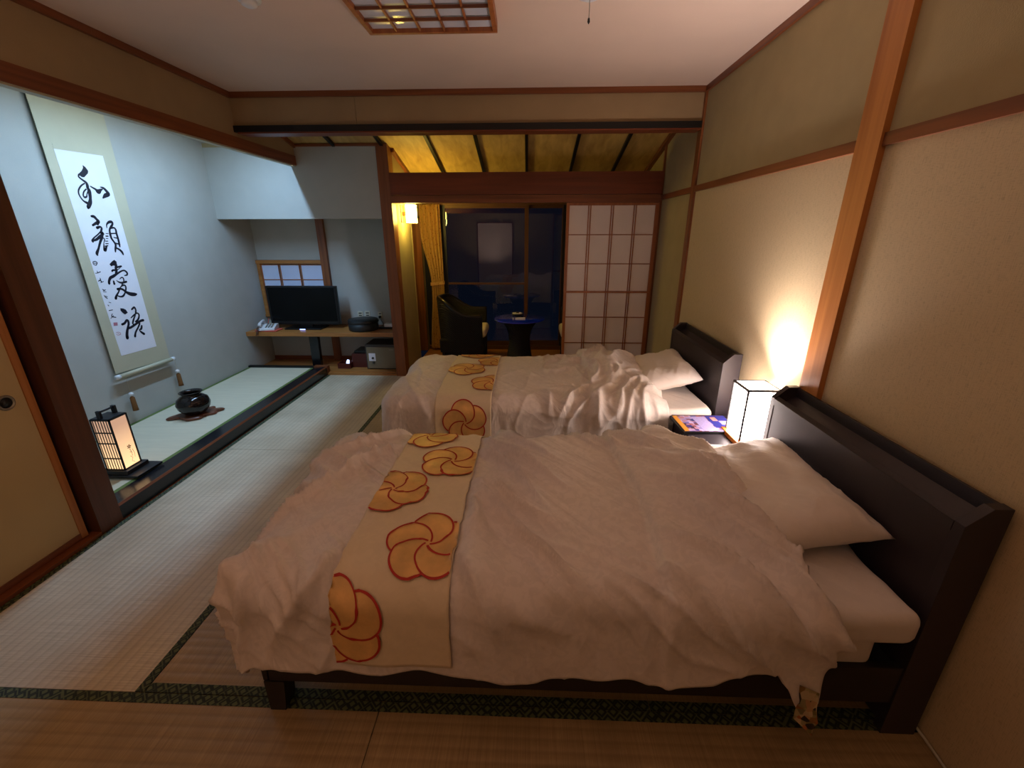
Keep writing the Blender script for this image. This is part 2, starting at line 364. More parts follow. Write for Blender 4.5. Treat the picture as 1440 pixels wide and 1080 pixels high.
# fusuma
f = empty('door_1', (-2.285, 1.2, 0)); f['kind'] = 'structure'
def fusuma(root, x, y0, y1):
    box('door_panel', 'fusuma', x - .012, x + .008, y0 + .03, y1 - .03, .05, 1.75, root)
    for a, b in ((y0, y0 + .032), (y1 - .032, y1)): box('stile', 'light_z', x - .015, x + .014, a, b, .02, 1.77, root)
    box('rail', 'wood_y', x - .015, x + .014, y0 + .032, y1 - .032, .02, .05, root); box('rail', 'wood_y', x - .015, x + .014, y0 + .032, y1 - .032, 1.74, 1.77, root)
fusuma(f, -2.285, .86, 1.775); fusuma(f, -2.325, -.03, .90); fusuma(f, -2.285, -.86, .0)
def ring_handle(root, x, y, z, s=1):
    bm = bmesh.new(); n = 28; prof = [(.034, 0), (.034, .006), (.028, .009), (.025, .004), (.0, .002)]
    rings = [[bm.verts.new((x + s * d, y + r * math.cos(2 * math.pi * i / n), z + r * math.sin(2 * math.pi * i / n))) for i in range(n)] for r, d in prof[:-1]]
    for a, b in zip(rings, rings[1:]):
        for i in range(n): bm.faces.new((a[i], a[(i + 1) % n], b[(i + 1) % n], b[i]))
    bm.faces.new(rings[-1]); return fin('finger_pull', bm, 'metal', root, smooth=True)
fp = ring_handle(f, -2.277, 1.667, .80)
tube('pull_cup', 'plastic_k', [(-2.2765, 1.667, .80), (-2.2725, 1.667, .80)], .0235, fp, 24)
trim('wood_y', XL - .12, XL + .0, BACK, 1.80, -.01, .018)      # sliding track
trim('wood_y', XL - .12, XL - .02, BACK, 1.80, 1.77, 1.81)
# ------------------------------------------------------------------ wall behind the camera, with its own sliding doors
struct('wall_front', 'plaster', XL - .1, XR + .1, BACK - .1, BACK, -.05, 2.6)
f2 = empty('door_2', (-.91, BACK + .02, 0)); f2['kind'] = 'structure'
box('door_panel', 'shoji', -1.37, -.45, BACK + .005, BACK + .025, .05, 1.73, f2)
for a, b in ((-1.4, -1.37), (-.45, -.42)): box('stile', 'wood_z', a, b, BACK + .003, BACK + .03, .01, 1.76, f2)
box('rail', 'wood_x', -1.37, -.45, BACK + .003, BACK + .03, 1.73, 1.76, f2)
box('rail', 'wood_x', -1.37, -.45, BACK + .003, BACK + .03, .01, .05, f2)
# ------------------------------------------------------------------ tokonoma: back wall, platform
struct('wall_alcove', 'plaster_alcove', XT - .1, XT, 1.83, 5.1, 0, 2.55)
pf = struct('floor', 'beddark', XT, XL - .14, 1.92, 4.5, 0, .066)
pt = box('tatami_mat', 'tat_pale', XT, -2.372, 1.93, 4.492, .066, .08, pf)
for a, b in ((XT + .001, XT + .028), (-2.40, -2.373)): box('cloth_border', 'heri_green', a, b, 1.93, 4.492, .072, .082, pt)
prism('trim', 'lacq', [(-2.371, 0), (XL, 0), (XL, .088), (XL - .009, .097), (-2.371, .081)], 'y', 1.925, 4.5)['kind'] = 'structure'
prism('trim', 'wood_y', [(XL - .001, .0865), (XL + .0015, .0865), (XL - .0085, .0975), (XL - .0105, .0975)], 'y', 1.926, 4.5)['kind'] = 'structure'  # thin strip painting the highlight along the sill's lit bevel
trim('wood_y', XL - .002, XL + .006, 1.925, 4.5, -.005, .006)
trim('blackrail', XT, -2.371, 4.492, 4.53, .0, .10)
trim('wood_y', XL - .15, XL + .006, 4.5, 4.56, 0, .098)
# ------------------------------------------------------------------ alcove for the television
struct('wall_back', 'plaster_alcove', XT - .1, -1.34, 5.03, 5.10, 0, 1.8)
struct('wall_alcove', 'plaster', XT, -1.445, YT, YT + .06, 1.627, 2.30)
box('wall_panel', 'plaster_alcove', XT, -1.445, YT - .004, YT + .002, 1.627, 2.262, bpy.data.objects['wall_back'])
struct('ceiling', 'plaster', XT, -1.40, YT + .06, 5.03, 1.66, 1.70)
trim('wood_x', XL, -1.40, YT - .02, YT, 2.262, 2.285)
trim('desk', XL + .006, -1.445, 4.5, 4.54, -.01, .022)
af = struct('floor', 'desk', XT, -1.445, 4.535, 5.03, -.05, .03)
trim('wood_x', XT, -1.445, 5.015, 5.03, .03, .075)
trim('wood_z', -1.445, -1.335, YT - .012, 4.63, 0, 2.285)     # corner post
trim('wood_z', -2.355, -2.275, 4.985, 5.03, .03, 1.66)         # post on the alcove's back wall
struct('wall_divider', 'plaster', -1.445, -1.375, 4.63, 5.03, 0, 2.3)
# small shoji window of that alcove
w2 = empty('window_2', (-2.73, 5.03, .6)); w2['kind'] = 'structure'
box('frame_rail', 'desk', -3.11, -2.355, 4.985, 5.03, 1.165, 1.205, w2); box('frame_rail', 'desk', -3.11, -2.355, 4.985, 5.03, .56, .59, w2)
box('frame_stile', 'desk', -3.105, -3.068, 4.99, 5.03, .59, 1.165, w2)
zz = [.592, .66, .823, .987, 1.152]; xx = [(-3.06, -2.862), (-2.848, -2.62), (-2.606, -2.357)]
for i in range(4):
    for a, b in xx: box('paper_pane', 'shoji_bluelit', a, b, 5.012, 5.016, zz[i] + .004, zz[i + 1] - .004, w2)
for z in zz[1:]: box('muntin', 'muntin', -3.068, -2.355, 5.006, 5.014, z - .004, z + .004, w2)
for x in (-3.064, -2.865, -2.845, -2.623, -2.603): box('muntin', 'muntin', x - .004, x + .004, 5.004, 5.013, .59, 1.165, w2)
# ------------------------------------------------------------------ opening to the sunroom
trim('beam', -1.335, XR - .018, 4.48, 4.54, 1.84, 2.035)
trim('wood_x', -1.335, XR - .018, 4.475, 4.545, 1.80, 1.836)
trim('wood_x', -1.335, XR - .018, 4.47, 4.55, 1.768, 1.80)
trim('wood_x', -1.335, XR - .018, 4.47, 4.55, -.008, .012)
# shoji door
d = empty('door_3', (.8, 4.5, 0)); d['kind'] = 'structure'
sx0, sx1 = .361, 1.241; cols = [(.390, .565), (.599, .782), (.816, .999), (1.032, 1.203)]
rows = [.03, .12, .392, .665, .924, 1.201, 1.476, 1.747]
box('stile', 'muntin', sx0, .389, 4.485, 4.517, .012, 1.766, d, .002); box('stile', 'muntin', 1.206, sx1, 4.485, 4.517, .012, 1.766, d, .002)
box('rail', 'muntin', .389, 1.206, 4.485, 4.517, 1.742, 1.766, d); box('rail', 'muntin', .389, 1.206, 4.485, 4.517, .012, .05, d)
box('rail', 'muntin', .389, 1.206, 4.486, 4.516, .915, .933, d)
for i in range(1, 7):
    if i != 4: box('muntin', 'muntin', .389, 1.206, 4.493, 4.502, rows[i] - .004, rows[i] + .004, d)
for c, cn in zip(cols, cols[1:]):
    for x in (c[1] + .006, cn[0] - .006): box('muntin', 'muntin', x - .004, x + .004, 4.490, 4.501, .05, 1.742, d)
for r0, r1 in zip(rows, rows[1:]):
    for a, b in [(.389, .5820), (.5825, .7988), (.7993, 1.0153), (1.0158, 1.206)]:
        box('paper_pane', 'shoji', a, b, 4.503, 4.505, r0 + .001, r1 - .001, d)
# ------------------------------------------------------------------ sunroom: walls and window
struct('wall_sunroom', 'plaster', -1.375, -1.335, 4.63, 5.16, 0, 2.3)
struct('wall_sunroom', 'plaster', -1.40, -1.335, 5.16, 5.60, 1.68, 2.2)
struct('wall_sunroom', 'plaster', -1.62, -1.335, 5.60, 5.9, 0, 2.2)
struct('wall_sunroom', 'plaster', -1.66, -1.58, 5.05, 5.6, 0, 1.75)
trim('wood_z', -1.60, -1.335, 5.585, 5.61, 0, 1.68)
trim('beddark', -1.60, -1.335, 5.12, 5.60, 1.66, 1.69)
trim('plaster', -1.345, -1.328, 5.15, 5.17, 0, 1.70)
struct('wall_window', 'plaster', -1.4, 1.4, 5.75, 5.85, 1.84, 2.3)
w = empty('window_1', (0, 5.75, 0)); w['kind'] = 'structure'
box('frame_rail', 'alu', -1.34, XR, 5.68, 5.80, 1.815, 1.86, w); box('frame_rail', 'alu', -1.34, XR, 5.66, 5.80, .0, .05, w)
box('jamb', 'navy', -1.34, -1.075, 5.70, 5.80, .05, 1.82, w); box('jamb', 'navy', 1.15, XR, 5.70, 5.80, .05, 1.82, w)
def sash(x0, x1, y, mid):
    box('sash_stile', 'navy', x0, x0 + .035, y, y + .03, .05, 1.815, w); box('sash_stile', 'alu', x1 - .05, x1, y, y + .03, .05, 1.815, w)
    box('sash_rail', 'alu', x0 + .035, x1 - .05, y, y + .03, .05, .11, w); box('sash_rail', 'alu', x0 + .035, x1 - .05, y, y + .03, 1.78, 1.815, w)
    if mid: box('sash_rail', 'alu', x0 + .035, x1 - .05, y, y + .028, .86, .885, w)
    box('glass_pane', 'glass', x0 + .03, x1 - .045, y + .012, y + .017, .1, 1.79, w)
sash(-1.075, -.004, 5.70, True); sash(-.05, .46, 5.74, False); sash(.42, 1.16, 5.70, False)
# ------------------------------------------------------------------ ceiling lamp
cl = empty('ceiling_lamp', (-.485, 2.25, ZC), 0, 'square ceiling lamp with a wooden lattice over milky panes, switched off', 'ceiling lamp')
x0, x1, y0, y1, zb, zt = -.80, -.165, 1.945, 2.575, 2.425, ZC - .001
for b in ((x0, x1, y0, y0 + .022), (x0, x1, y1 - .022, y1), (x0, x0 + .022, y0 + .022, y1 - .022), (x1 - .022, x1, y0 + .022, y1 - .022)):
    box('frame_bar', 'muntin', *b, zb, zt, cl, .002)
gx = [x0 + .022 + i * (x1 - x0 - .044) / 5 for i in range(6)]; gy = [y0 + .022 + i * (y1 - y0 - .044) / 5 for i in range(6)]
for x in gx[1:-1]: box('lattice_bar', 'muntin', x - .004, x + .004, y0 + .022, y1 - .022, zb + .004, zb + .018, cl)
for y in gy[1:-1]: box('lattice_bar', 'wood_x', x0 + .022, x1 - .022, y - .004, y + .004, zb + .002, zb + .014, cl)
for i in range(5):
    for j in range(5): box('lamp_pane', 'lampplate', gx[i] + .001, gx[i + 1] - .001, gy[j] + .001, gy[j + 1] - .001, zb + .019, zb + .022, cl)
sd = empty('smoke_detector', (-1.235, 2.29, ZC), 0, 'round white smoke detector on the ceiling left of the lattice lamp', 'smoke detector')
lathe('base', 'plastic_w', [(.05, 0), (.052, -.012), (.046, -.02)], sd, world=False); lathe('sensor_cap', 'plastic_w', [(.034, -.018), (.032, -.034), (.02, -.04), (.001, -.041)], sd, world=False, n=24)
pc = empty('pull_cord_rose', (.253, 2.336, ZC), 0, 'small white ceiling rose with a hanging pull cord', 'pull switch')
lathe('rose', 'plastic_w', [(.05, 0), (.052, -.008), (.03, -.018), (.001, -.019)], pc, world=False)
tube('cord', 'metal', [(0, 0, -.018), (.001, 0, -.05), (0, 0, -.085)], .0016, pc, world=False); lathe('cord_knob', 'plastic_k', [(.001, -.083), (.005, -.088), (.006, -.1), (.001, -.108)], pc, world=False, n=12)
# ------------------------------------------------------------------ bedside lamp and night stand
ns = empty('nightstand', (1.05, 2.19, 0), 0, 'dark low nightstand between the two beds, holding the glowing lamp', 'nightstand')
box('top_board', 'bed', .855, 1.254, 1.99, 2.385, .455, .48, ns, .003)
box('side_panel', 'bed', .87, 1.25, 1.995, 2.010, 0, .455, ns); box('side_panel', 'bed', .87, 1.25, 2.365, 2.380, 0, .455, ns)
dr = box('drawer', 'bed', .872, .89, 2.012, 2.363, .30, .45, ns, .002); box('drawer_pull', 'metal', .862, .872, 2.15, 2.24, .37, .38, dr, .001)
box('shelf', 'bed', .89, 1.25, 2.010, 2.365, .28, .298, ns); box('back_panel', 'bed', 1.235, 1.25, 2.010, 2.365, 0, .28, ns)
bl = empty('bedside_lamp', (1.148, 2.08, .4805), 0, 'glowing square washi paper lamp on an orange wooden base, on the nightstand', 'lamp')
box('lamp_base', 'orange', -.095, .098, -.095, .095, 0, .024, bl, .003, False)
box('shade', 'lamp_paper', -.072, .078, -.075, .075, .026, .29, bl, .002, False)
box('shade_top', 'lamp_top', -.070, .076, -.073, .073, .2905, .2925, bl, 0, False)
for a, b in ((-.078, -.0705), (.0765, .084)):
    for c in ((-.081, -.0735), (.0735, .081)): box('shade_rib', 'plastic_k', a, b, *c, .024, .294, bl, 0, False)
for s in ((-.072, .078, -.080, -.071), (-.070, .076, .071, .080), (-.078, -.069, -.080, .080), (.076, .084, -.080, .080)): box('shade_rim', 'plastic_k', *s, .286, .296, bl, 0, False)
# information folder
bf = empty('information_folder', (.975, 2.225, .481), R(2), 'dark folder with a blue and yellow printed leaflet, on the nightstand', 'folder')
box('cover', 'plastic_k', -.145, .165, -.105, .11, 0, .016, bf, .002, False)
def leaflet():
    t = NT('printed_leaflet'); tc = t.n('ShaderNodeTexCoord'); sp = t.n('ShaderNodeSeparateXYZ'); t.l(tc.outputs['Object'], sp.inputs[0])
    base = t.ramp(sp.outputs['X'], [(0.0, srgb((226, 158, 50))), (.03, srgb((120, 60, 50)))]); 
    vo = t.n('ShaderNodeTexVoronoi', Scale=44.0, Randomness=.6); vo.distance = 'CHEBYCHEV'; t.l(t.obj(), vo.inputs['Vector'])
    t.l(t.ramp(vo.outputs['Color'], [(0.1, srgb((40, 44, 120))), (.35, srgb((96, 90, 170))), (.5, srgb((190, 176, 220))), (.7, srgb((170, 90, 80))), (.85, srgb((40, 30, 60)))]), t.b.inputs['Base Color'])
    t.b.inputs['Roughness'].default_value = .3; return t.m
M['leaf'] = leaflet(); M['leafy'] = plain('yellow_printed_strip', (232, 160, 56), .35, bd=0); M['leafv'] = plain('lilac_printed_text_block', (168, 156, 206), .35, var=.2, vs=(90, 300, 4), bd=0); M['leafb'] = plain('blue_printed_block', (52, 56, 150), .35, var=.2, vs=(60, 60, 4), bd=0)
lf = box('leaflet', 'leaf', -.135, .16, -.10, .105, .016, .0172, bf, 0, False)
box('printed_block', 'leafy', -.134, -.108, -.099, .104, .0172, .0178, lf, 0, False)
box('printed_block', 'leafv', -.03, .045, -.098, .09, .0172, .0178, lf, 0, False)
box('printed_block', 'leafb', .05, .158, -.06, .103, .0172, .0176, lf, 0, False)
M['leafw'] = plain('pale_printed_picture', (214, 150, 140), .35, var=.3, vs=(60, 60, 4), bd=0)
box('printed_block', 'leafw', .07, .10, .03, .08, .0176, .0181, lf, 0, False); box('printed_block', 'leafv', .10, .145, -.02, .03, .0176, .0181, lf, 0, False)
# ------------------------------------------------------------------ beds
def sm(t): t = max(0., min(1., t)); return t * t * (3 - 2 * t)
def ridged(u, v, s=0.0):
    return 1 - min(1, abs(noise.noise(Vector((u, v, s)))) * 2.2)
ZTOP, RD = .557, .095
XH = .84            # head edge of the duvet
XC = .40            # folded edge across the duvet
def wr_near(x, y):
    a = R(-46); u = x * math.cos(a) + y * math.sin(a); v = -x * math.sin(a) + y * math.cos(a)
    v2 = v + .05 * noise.noise(Vector((u * 2.2, v * 2.2, 3)))
    lo = noise.noise(Vector((x * 1.7, y * 1.7, 9.)))
    w = .060 * ridged(u * 1.5, v2 * 7.5, 2.0) ** 3 * sm(.75 + lo * 1.4) * (1 - .5 * sm((-.3 - x) / .2))
    w += .026 * ridged(u * 3.2, v2 * 15., 5.0) ** 3 * sm(.4 + 1.8 * noise.noise(Vector((x * 3, y * 3, 1.))))
    a2 = R(62); u2 = x * math.cos(a2) + y * math.sin(a2); v3 = -x * math.sin(a2) + y * math.cos(a2)
    w += .042 * ridged(u2 * 1.3, v3 * 6. + .3 * noise.noise(Vector((x * 3, y * 3, 7.))), 8.0) ** 3 * sm((-.35 - x) / .25)
    a4 = R(-68); u4 = x * math.cos(a4) + y * math.sin(a4); v4 = -x * math.sin(a4) + y * math.cos(a4)
    w += .014 * ridged(u4 * 1.2, v4 * 10. + .6 * noise.noise(Vector((x * 4, y * 4, 2.))), 12.) ** 2 * sm((x - .42) / .12) * sm(.75 + y * 1.2)
    w += .020 * noise.noise(Vector((x * 2.3, y * 2.3, 4.)))
    return w
def wr_far(x, y):
    q = Vector((x * 3.2, y * 3.2, 13.)); d = noise.noise_vector(q) * .09
    xx, yy = x + d.x, y + d.y
    k = sm((x - .02) / .25)
    a = R(70); u = xx * math.cos(a) + yy * math.sin(a); v = -xx * math.sin(a) + yy * math.cos(a)
    w = (.008 + .030 * k) * ridged(u * 2.2, v * 6.5, 17.) ** 3
    w += (.003 + .009 * k) * ridged(xx * 9, yy * 9, 19.) ** 3
    w += .018 * noise.noise(Vector((x * 2.6, y * 2.6, 24.)))
    w += .055 * sm(1 - abs(x - .66 + .25 * (y + .1)) / .28) * sm((y + .35) / .5)
    w += .020 * ridged((x + .4 * y) * 4.5, (y - .4 * x) * 1.5, 30.) ** 3 * sm((-.3 - x) / .25)
    return w
class Duvet:
    def __init__(s, yc, wf, seed, far): s.yc, s.wf, s.seed, s.far = yc, wf, seed, far
    def xc(s, t): return XC + .02 * math.sin(t * 5 + s.seed) + (.03 * t if s.far else -.02 * t)
    def hem(s, x, t):
        h = .205 + .02 * noise.noise(Vector((x * 3.5, s.seed, 0))) + .012 * noise.noise(Vector((x * 11, s.seed, 5)))
        if t < 0 and not s.far:
            h += .14 * sm(1 - abs(x - .80) / .10) - .06 * sm((x - .45) / .2)
        if s.far: h -= .02
        return h
    def pt(s, x, t, damp=1.0, raw=False):
        """x, t: place on the unrolled cloth; t across the bed from its centre line"""
        ax, ty = -.812, .425 + .02 * sm((x - .5) / .15)
        dx = min(0., x - ax); dy = 0.
        if t > ty: dy = t - ty
        if t < -ty: dy = t + ty
        L = math.hypot(dx, dy)
        cx, cy = max(x, ax), max(-ty, min(ty, t))
        q = math.pi / 2 * RD
        if L < 1e-6: hx, dz, nx, nz = 0., 0., 0., 1.
        elif L < q: hx, dz = RD * math.sin(L / RD), RD * (1 - math.cos(L / RD)); nx, nz = math.sin(L / RD), math.cos(L / RD)
        else: hx, dz = RD + .10 * (L - q), RD + (L - q) * .985; nx, nz = .985, .16
        ux, uy = (dx / L, dy / L) if L > 1e-6 else (0., 0.)
        # folds of the hanging side
        side = sm((L - .06) / .25)
        ph = (cx if abs(uy) > .7 else cy) if L > 0 else 0
        fold = side * (.022 * noise.noise(Vector((cx * 6 + 3 * ux, cy * 6 + s.seed, 2.))) + .006 * noise.noise(Vector((cx * 11 + 4 * ux, cy * 11, s.seed))))
        w = s.wf(x, t) * damp
        w += .026 * sm((x - s.xc(t)) / .010)
        k = math.exp(-((x - s.xc(t) + .012) / .02) ** 2); w -= .009 * k
        dome = .022 * math.cos(min(1, abs(t) / .5) * math.pi / 2) * sm((x + .95) / .5)
        ztop = ZTOP - .012 + dome
        e = sm((XH - x) / .075)
        lift = w * (1 - .72 * side) + fold
        px = cx + ux * hx + nx * ux * lift; py = cy + uy * hx + nx * uy * lift
        if not s.far: ztop -= .045 * sm((x - .58) / .24) * sm((t - .22) / .22)
        pz = ztop - dz + nz * lift
        if L < 1e-6: pz = ztop + w - (1 - e) * .052
        else: pz -= (1 - e) * .03 * nz
        return Vector((px, s.yc + py, pz))
    def nrm(s, x, t, damp=1.0):
        h = .004; a = s.pt(x + h, t, damp) - s.pt(x - h, t, damp); b = s.pt(x, t + h, damp) - s.pt(x, t - h, damp)
        return a.cross(b).normalized()
def grid_mesh(name, nu, nv, fn):
    vs = [fn(i / nu, j / nv) for i in range(nu + 1) for j in range(nv + 1)]
    fs = [(i * (nv + 1) + j, (i + 1) * (nv + 1) + j, (i + 1) * (nv + 1) + j + 1, i * (nv + 1) + j + 1) for i in range(nu) for j in range(nv)]
    me = bpy.data.meshes.new(name); me.from_pydata([tuple(v) for v in vs], [], fs); me.update()
    for p in me.polygons: p.use_smooth = True
    return me
RX0, RX1 = -.56, -.215
def rdamp(x): return 1 - .88 * sm((x - RX0 + .06) / .08) * sm((RX1 + .06 - x) / .08)
def pillow(name, parent, cx, cy, z, lx, ly, th, tilt, seed, rz=0):
    """a stuffed pillow: two bulging faces that meet in a thin seam with drawn-out corners"""
    def side(sg):
        def fn(u, v):
            a, b = u * 2 - 1, v * 2 - 1
            # pull edges in between the corners
            X = a * lx / 2 * (1 - .09 * (1 - b * b)) ; Y = b * ly / 2 * (1 - .08 * (1 - a * a))
            t = (max(0, 1 - abs(a) ** 3.2) * max(0, 1 - abs(b) ** 3.6)) ** .5
            h = sg * th / 2 * t
            h += t * sg * (.026 * noise.noise(Vector((a * 1.8, b * 1.8, seed))) + .022 * ridged(a * 2.5 + b * 1.2, b * 6 - a * 3, seed + 2) ** 3 * (abs(a) ** 2 + abs(b) ** 2) * .6)
            if sg < 0: h *= .55
            return Vector((X, Y, h))
        return fn
    me = bpy.data.meshes.new(name); n = 44; vs, fs = [], []
    for sg in (1, -1):
        fn = side(sg); o = len(vs)
        for i in range(n + 1):
            for j in range(n + 1): vs.append(fn(i / n, j / n))
        for i in range(n):
            for j in range(n):
                q = (o + i * (n + 1) + j, o + (i + 1) * (n + 1) + j, o + (i + 1) * (n + 1) + j + 1, o + i * (n + 1) + j + 1)
                fs.append(q if sg > 0 else q[::-1])
    mt = Matrix.Rotation(rz, 4, 'Z') @ Matrix.Rotation(tilt, 4, 'Y')
    me.from_pydata([tuple(mt @ v) for v in vs], [], fs)
    bm = bmesh.new(); bm.from_mesh(me); bmesh.ops.remove_doubles(bm, verts=bm.verts, dist=.0004); bm.to_mesh(me); bm.free()
    o = link(name, me, 'sheet', None, True); o.location = (cx, cy, z); return o
def soft_slab(name, parent, x0, x1, y0, y1, z0, z1, r, seed, wr=.006, m='sheet'):
    """a mattress-like slab with rounded, slightly rumpled sides"""
    bm = bmesh.new(); bx(bm, x0, x1, y0, y1, z0, z1, r, 5)
    for ax, a, b, n in ((0, x0, x1, 40), (1, y0, y1, 22)):
        for i in range(1, n):
            co = [0, 0, 0]; co[ax] = a + (b - a) * i / n; no = [0, 0, 0]; no[ax] = 1
            bmesh.ops.bisect_plane(bm, geom=list(bm.verts) + list(bm.edges) + list(bm.faces), plane_co=co, plane_no=no, dist=1e-5)
    for v in bm.verts:
        p = v.co; d = Vector((p.x - (x0 + x1) / 2, p.y - (y0 + y1) / 2, 0)); d.normalize()
        w = noise.noise(Vector((p.x * 5, p.y * 5, p.z * 9 + seed))) + .6 * noise.noise(Vector((p.x * 13, p.y * 13, p.z * 20 + seed)))
        if m == 'sheet' and wr > .005: p.y += math.copysign(.030 * sm((p.x - .62) / .2), p.y - (y0 + y1) / 2)
        v.co = p + d * w * wr + Vector((0, 0, w * wr * (1 if p.z > (z0 + z1) / 2 else .1)))
    return fin(name, bm, m, parent, smooth=True)
def make_bed(y0, label, who, wf, seed, far, flowers):
    y1 = y0 + .985; yc = (y0 + y1) / 2
    b = empty('bed', (.2, yc, 0), 0, label, 'bed')
    yh = y1 - .045
    # headboard: slab with a bevelled top shelf and a shallow trough behind it
    x = XR - .030
    h = prism('headboard', 'bed', [(1.13, .03), (x, .03), (x, .834), (x - .010, .834), (x - .014, .795), (1.160, .757), (1.150, .772), (1.143, .794), (1.13, .782)], 'y', y0 + .004, yh - .004, b)
    for a, c in ((y0, y0 + .03), (yh - .03, yh)):
        prism('headboard_end', 'bed', [(1.128, 0), (x, 0), (x, .838), (1.183, .838), (1.128, .784)], 'y', a, c, b, bev=.0012)
    box('headboard_lip', 'bed', 1.127, 1.131, y0 + .03, yh - .03, .752, .782, h)
    for a, c in ((y0 + .005, y0 + .03), (y1 - .03, y1 - .005)): box('side_rail', 'beddark', -.83, 1.128, a, c, .13, .275, b, .003)
    box('foot_rail', 'beddark', -.845, -.82, y0 + .005, y1 - .005, .13, .275, b, .003)
    for yy in (y0 + .002, y1 - .062):
        prism('leg', 'beddark', [(-.842, 0), (-.79, 0), (-.775, .13), (-.842, .13)], 'y', yy, yy + .06, b)
    box('slat_base', 'beddark', -.82, 1.128, y0 + .03, y1 - .03, .235, .255, b)
    box('centre_leg', 'beddark', .1, .16, yc - .03, yc + .03, 0, .235, b)
    mt = soft_slab('mattress', None, -.815, 1.05, y0 + .02, y1 - .02, .256, .385, .03, seed, .003)
    tag(mt, 'white fitted lower mattress of the %s bed' % who, 'mattress')
    pd = soft_slab('mattress_pad', None, -.80, 1.105, y0 + .005, y1 - .005, .388, .502, .036, seed + 5, .009)
    tag(pd, 'thick white sheeted upper mattress of the %s bed, bare at the pillow end' % who, 'mattress')
    if not far:
        pillow('pillow', None, .938, yc + .01, .566, .40, .68, .19, R(-14), 3.1)
    else:
        pillow('pillow', None, .938, yc + .02, .572, .40, .66, .20, R(-16), 7.3, R(-4))
    tag(bpy.data.objects['pillow.001'] if 'pillow.001' in bpy.data.objects else bpy.data.objects['pillow'], 'plump white pillow against the headboard of the %s bed' % who, 'pillow')
    # duvet
    D = Duvet(yc, wf, seed, far)
    xs0, xs1 = -.812 - .37, XH
    def fn(u, v):
        x = xs0 + (xs1 - xs0) * u; tt = v * 2 - 1
        Lt = .425 + RD * math.pi / 2 + D.hem(x, tt)
        t = tt * Lt
        if x < -.812:   # pull the corner in so that the hem stays a rounded line
            dx = -.812 - x; mx = Lt - .425; dy = max(0, abs(t) - .425)
            lim = RD * math.pi / 2 + .232
            k = math.hypot(dx, dy)
            if k > 1e-6 and dy > 0 and k > lim:
                s_ = (lim + (k - lim) * .10) / k; dx *= s_; dy *= s_; x = -.812 - dx; t = math.copysign(.425 + dy, t)
        return D.pt(x, t, rdamp(x)) - Vector((.2, yc, 0))
    me = grid_mesh('duvet', 250, 200, fn)
    dv = link('duvet', me, 'duvet'); dv.location = (.2, yc, 0)
    sol = dv.modifiers.new('thickness', 'SOLIDIFY'); sol.thickness = .012; sol.offset = -1
    tag(dv, ('rumpled white figured duvet draped over the near bed' if not far else 'heavily crumpled white duvet pushed up over the far bed'), 'duvet')
    if not far:
        def fl(u, v):
            t0 = -(.445 + RD * math.pi / 2)
            x = .775 + .075 * u; L = .155 + .03 * u + (.16 - .04 * (1 - u)) * v
            xx = x - .03 * (1 - v) * 0
            return D.pt(min(xx, .835), t0 - L, 1.0) - Vector((.2, yc, 0)) + Vector((0, -.004, 0))
        link('floral_lining', grid_mesh('floral_lining', 10, 14, fl), 'floral', dv)
    # runner
    tl = .425 + RD * math.pi / 2 + (.165 if not far else .14)
    off = lambda x, t, o: D.pt(x, t, rdamp(x)) + D.nrm(x, t, rdamp(x)) * o - Vector((.2, yc, 0))
    rn = link('bed_runner', grid_mesh('bed_runner', 36, 130, lambda u, v: off(RX0 + (RX1 - RX0) * u + .004 * noise.noise(Vector((v * 6, seed, 0))), -tl + 2 * tl * v, .008)), 'runner')
    rn.location = (.2, yc, 0); s2 = rn.modifiers.new('thickness', 'SOLIDIFY'); s2.thickness = .0025; s2.offset = 1
    tag(rn, 'cream bed runner with gold and red blossoms across the %s bed' % who, 'bed runner')
    for fx, ft, ph in flowers: blossom(rn, off, fx, ft, ph, tl)
    return b
def blossom(parent, off, fx, ft, ph, tl, Rf=.130):
    bmg, bmr = bmesh.new(), bmesh.new(); rr, dd = Rf * .545, Rf * .50
    cs_ = [(fx + dd * math.cos(ph + k * 2 * math.pi / 5), ft + dd * math.sin(ph + k * 2 * math.pi / 5)) for k in range(5)]
    ok = lambda x, t: RX0 + .004 < x < RX1 - .004 and abs(t) < tl - .006
    cl = lambda x, t: (max(RX0 + .003, min(RX1 - .003, x)), max(-tl + .005, min(tl - .005, t)))
    for k, (cx, cy) in enumerate(cs_):
        c0, c1 = cl(cx, cy); rings = [[bmg.verts.new(off(c0, c1, .0150 + k * .0003))]]
        for q in (.25, .5, .75, 1.):
            rings.append([bmg.verts.new(off(*cl(cx + rr * q * math.cos(a), cy + rr * q * math.sin(a)), .0150 + k * .0003)) for a in [i * 2 * math.pi / 28 for i in range(28)]])
        for i in range(28): bmg.faces.new((rings[0][0], rings[1][i], rings[1][(i + 1) % 28]))
        for A, B in zip(rings[1:], rings[2:]):
            for i in range(28): bmg.faces.new((A[i], B[i], B[(i + 1) % 28], A[(i + 1) % 28]))
        px, py = cs_[(k + 1) % 5]; seg = []
        for i in range(65):
            a = i * 2 * math.pi / 64
            x, t = cx + rr * math.cos(a), cy + rr * math.sin(a)
            vis = math.hypot(x - px, t - py) > rr and ok(x, t)
            # hide the inner part that lies beneath the petal before
            qx, qy = cs_[(k - 1) % 5]
            if math.hypot(x - qx, t - qy) < rr and math.hypot(x - fx, t - fy_(ft)) < rr * .0: vis = False
            if vis: seg.append((x, t, a))
            else:
                ribbon(bmr, off, seg); seg = []
        ribbon(bmr, off, seg)
    g = fin('blossom', bmg, 'gold', parent, world=False, smooth=True); fin('outline', bmr, 'red', g, world=False)
def fy_(v): return v
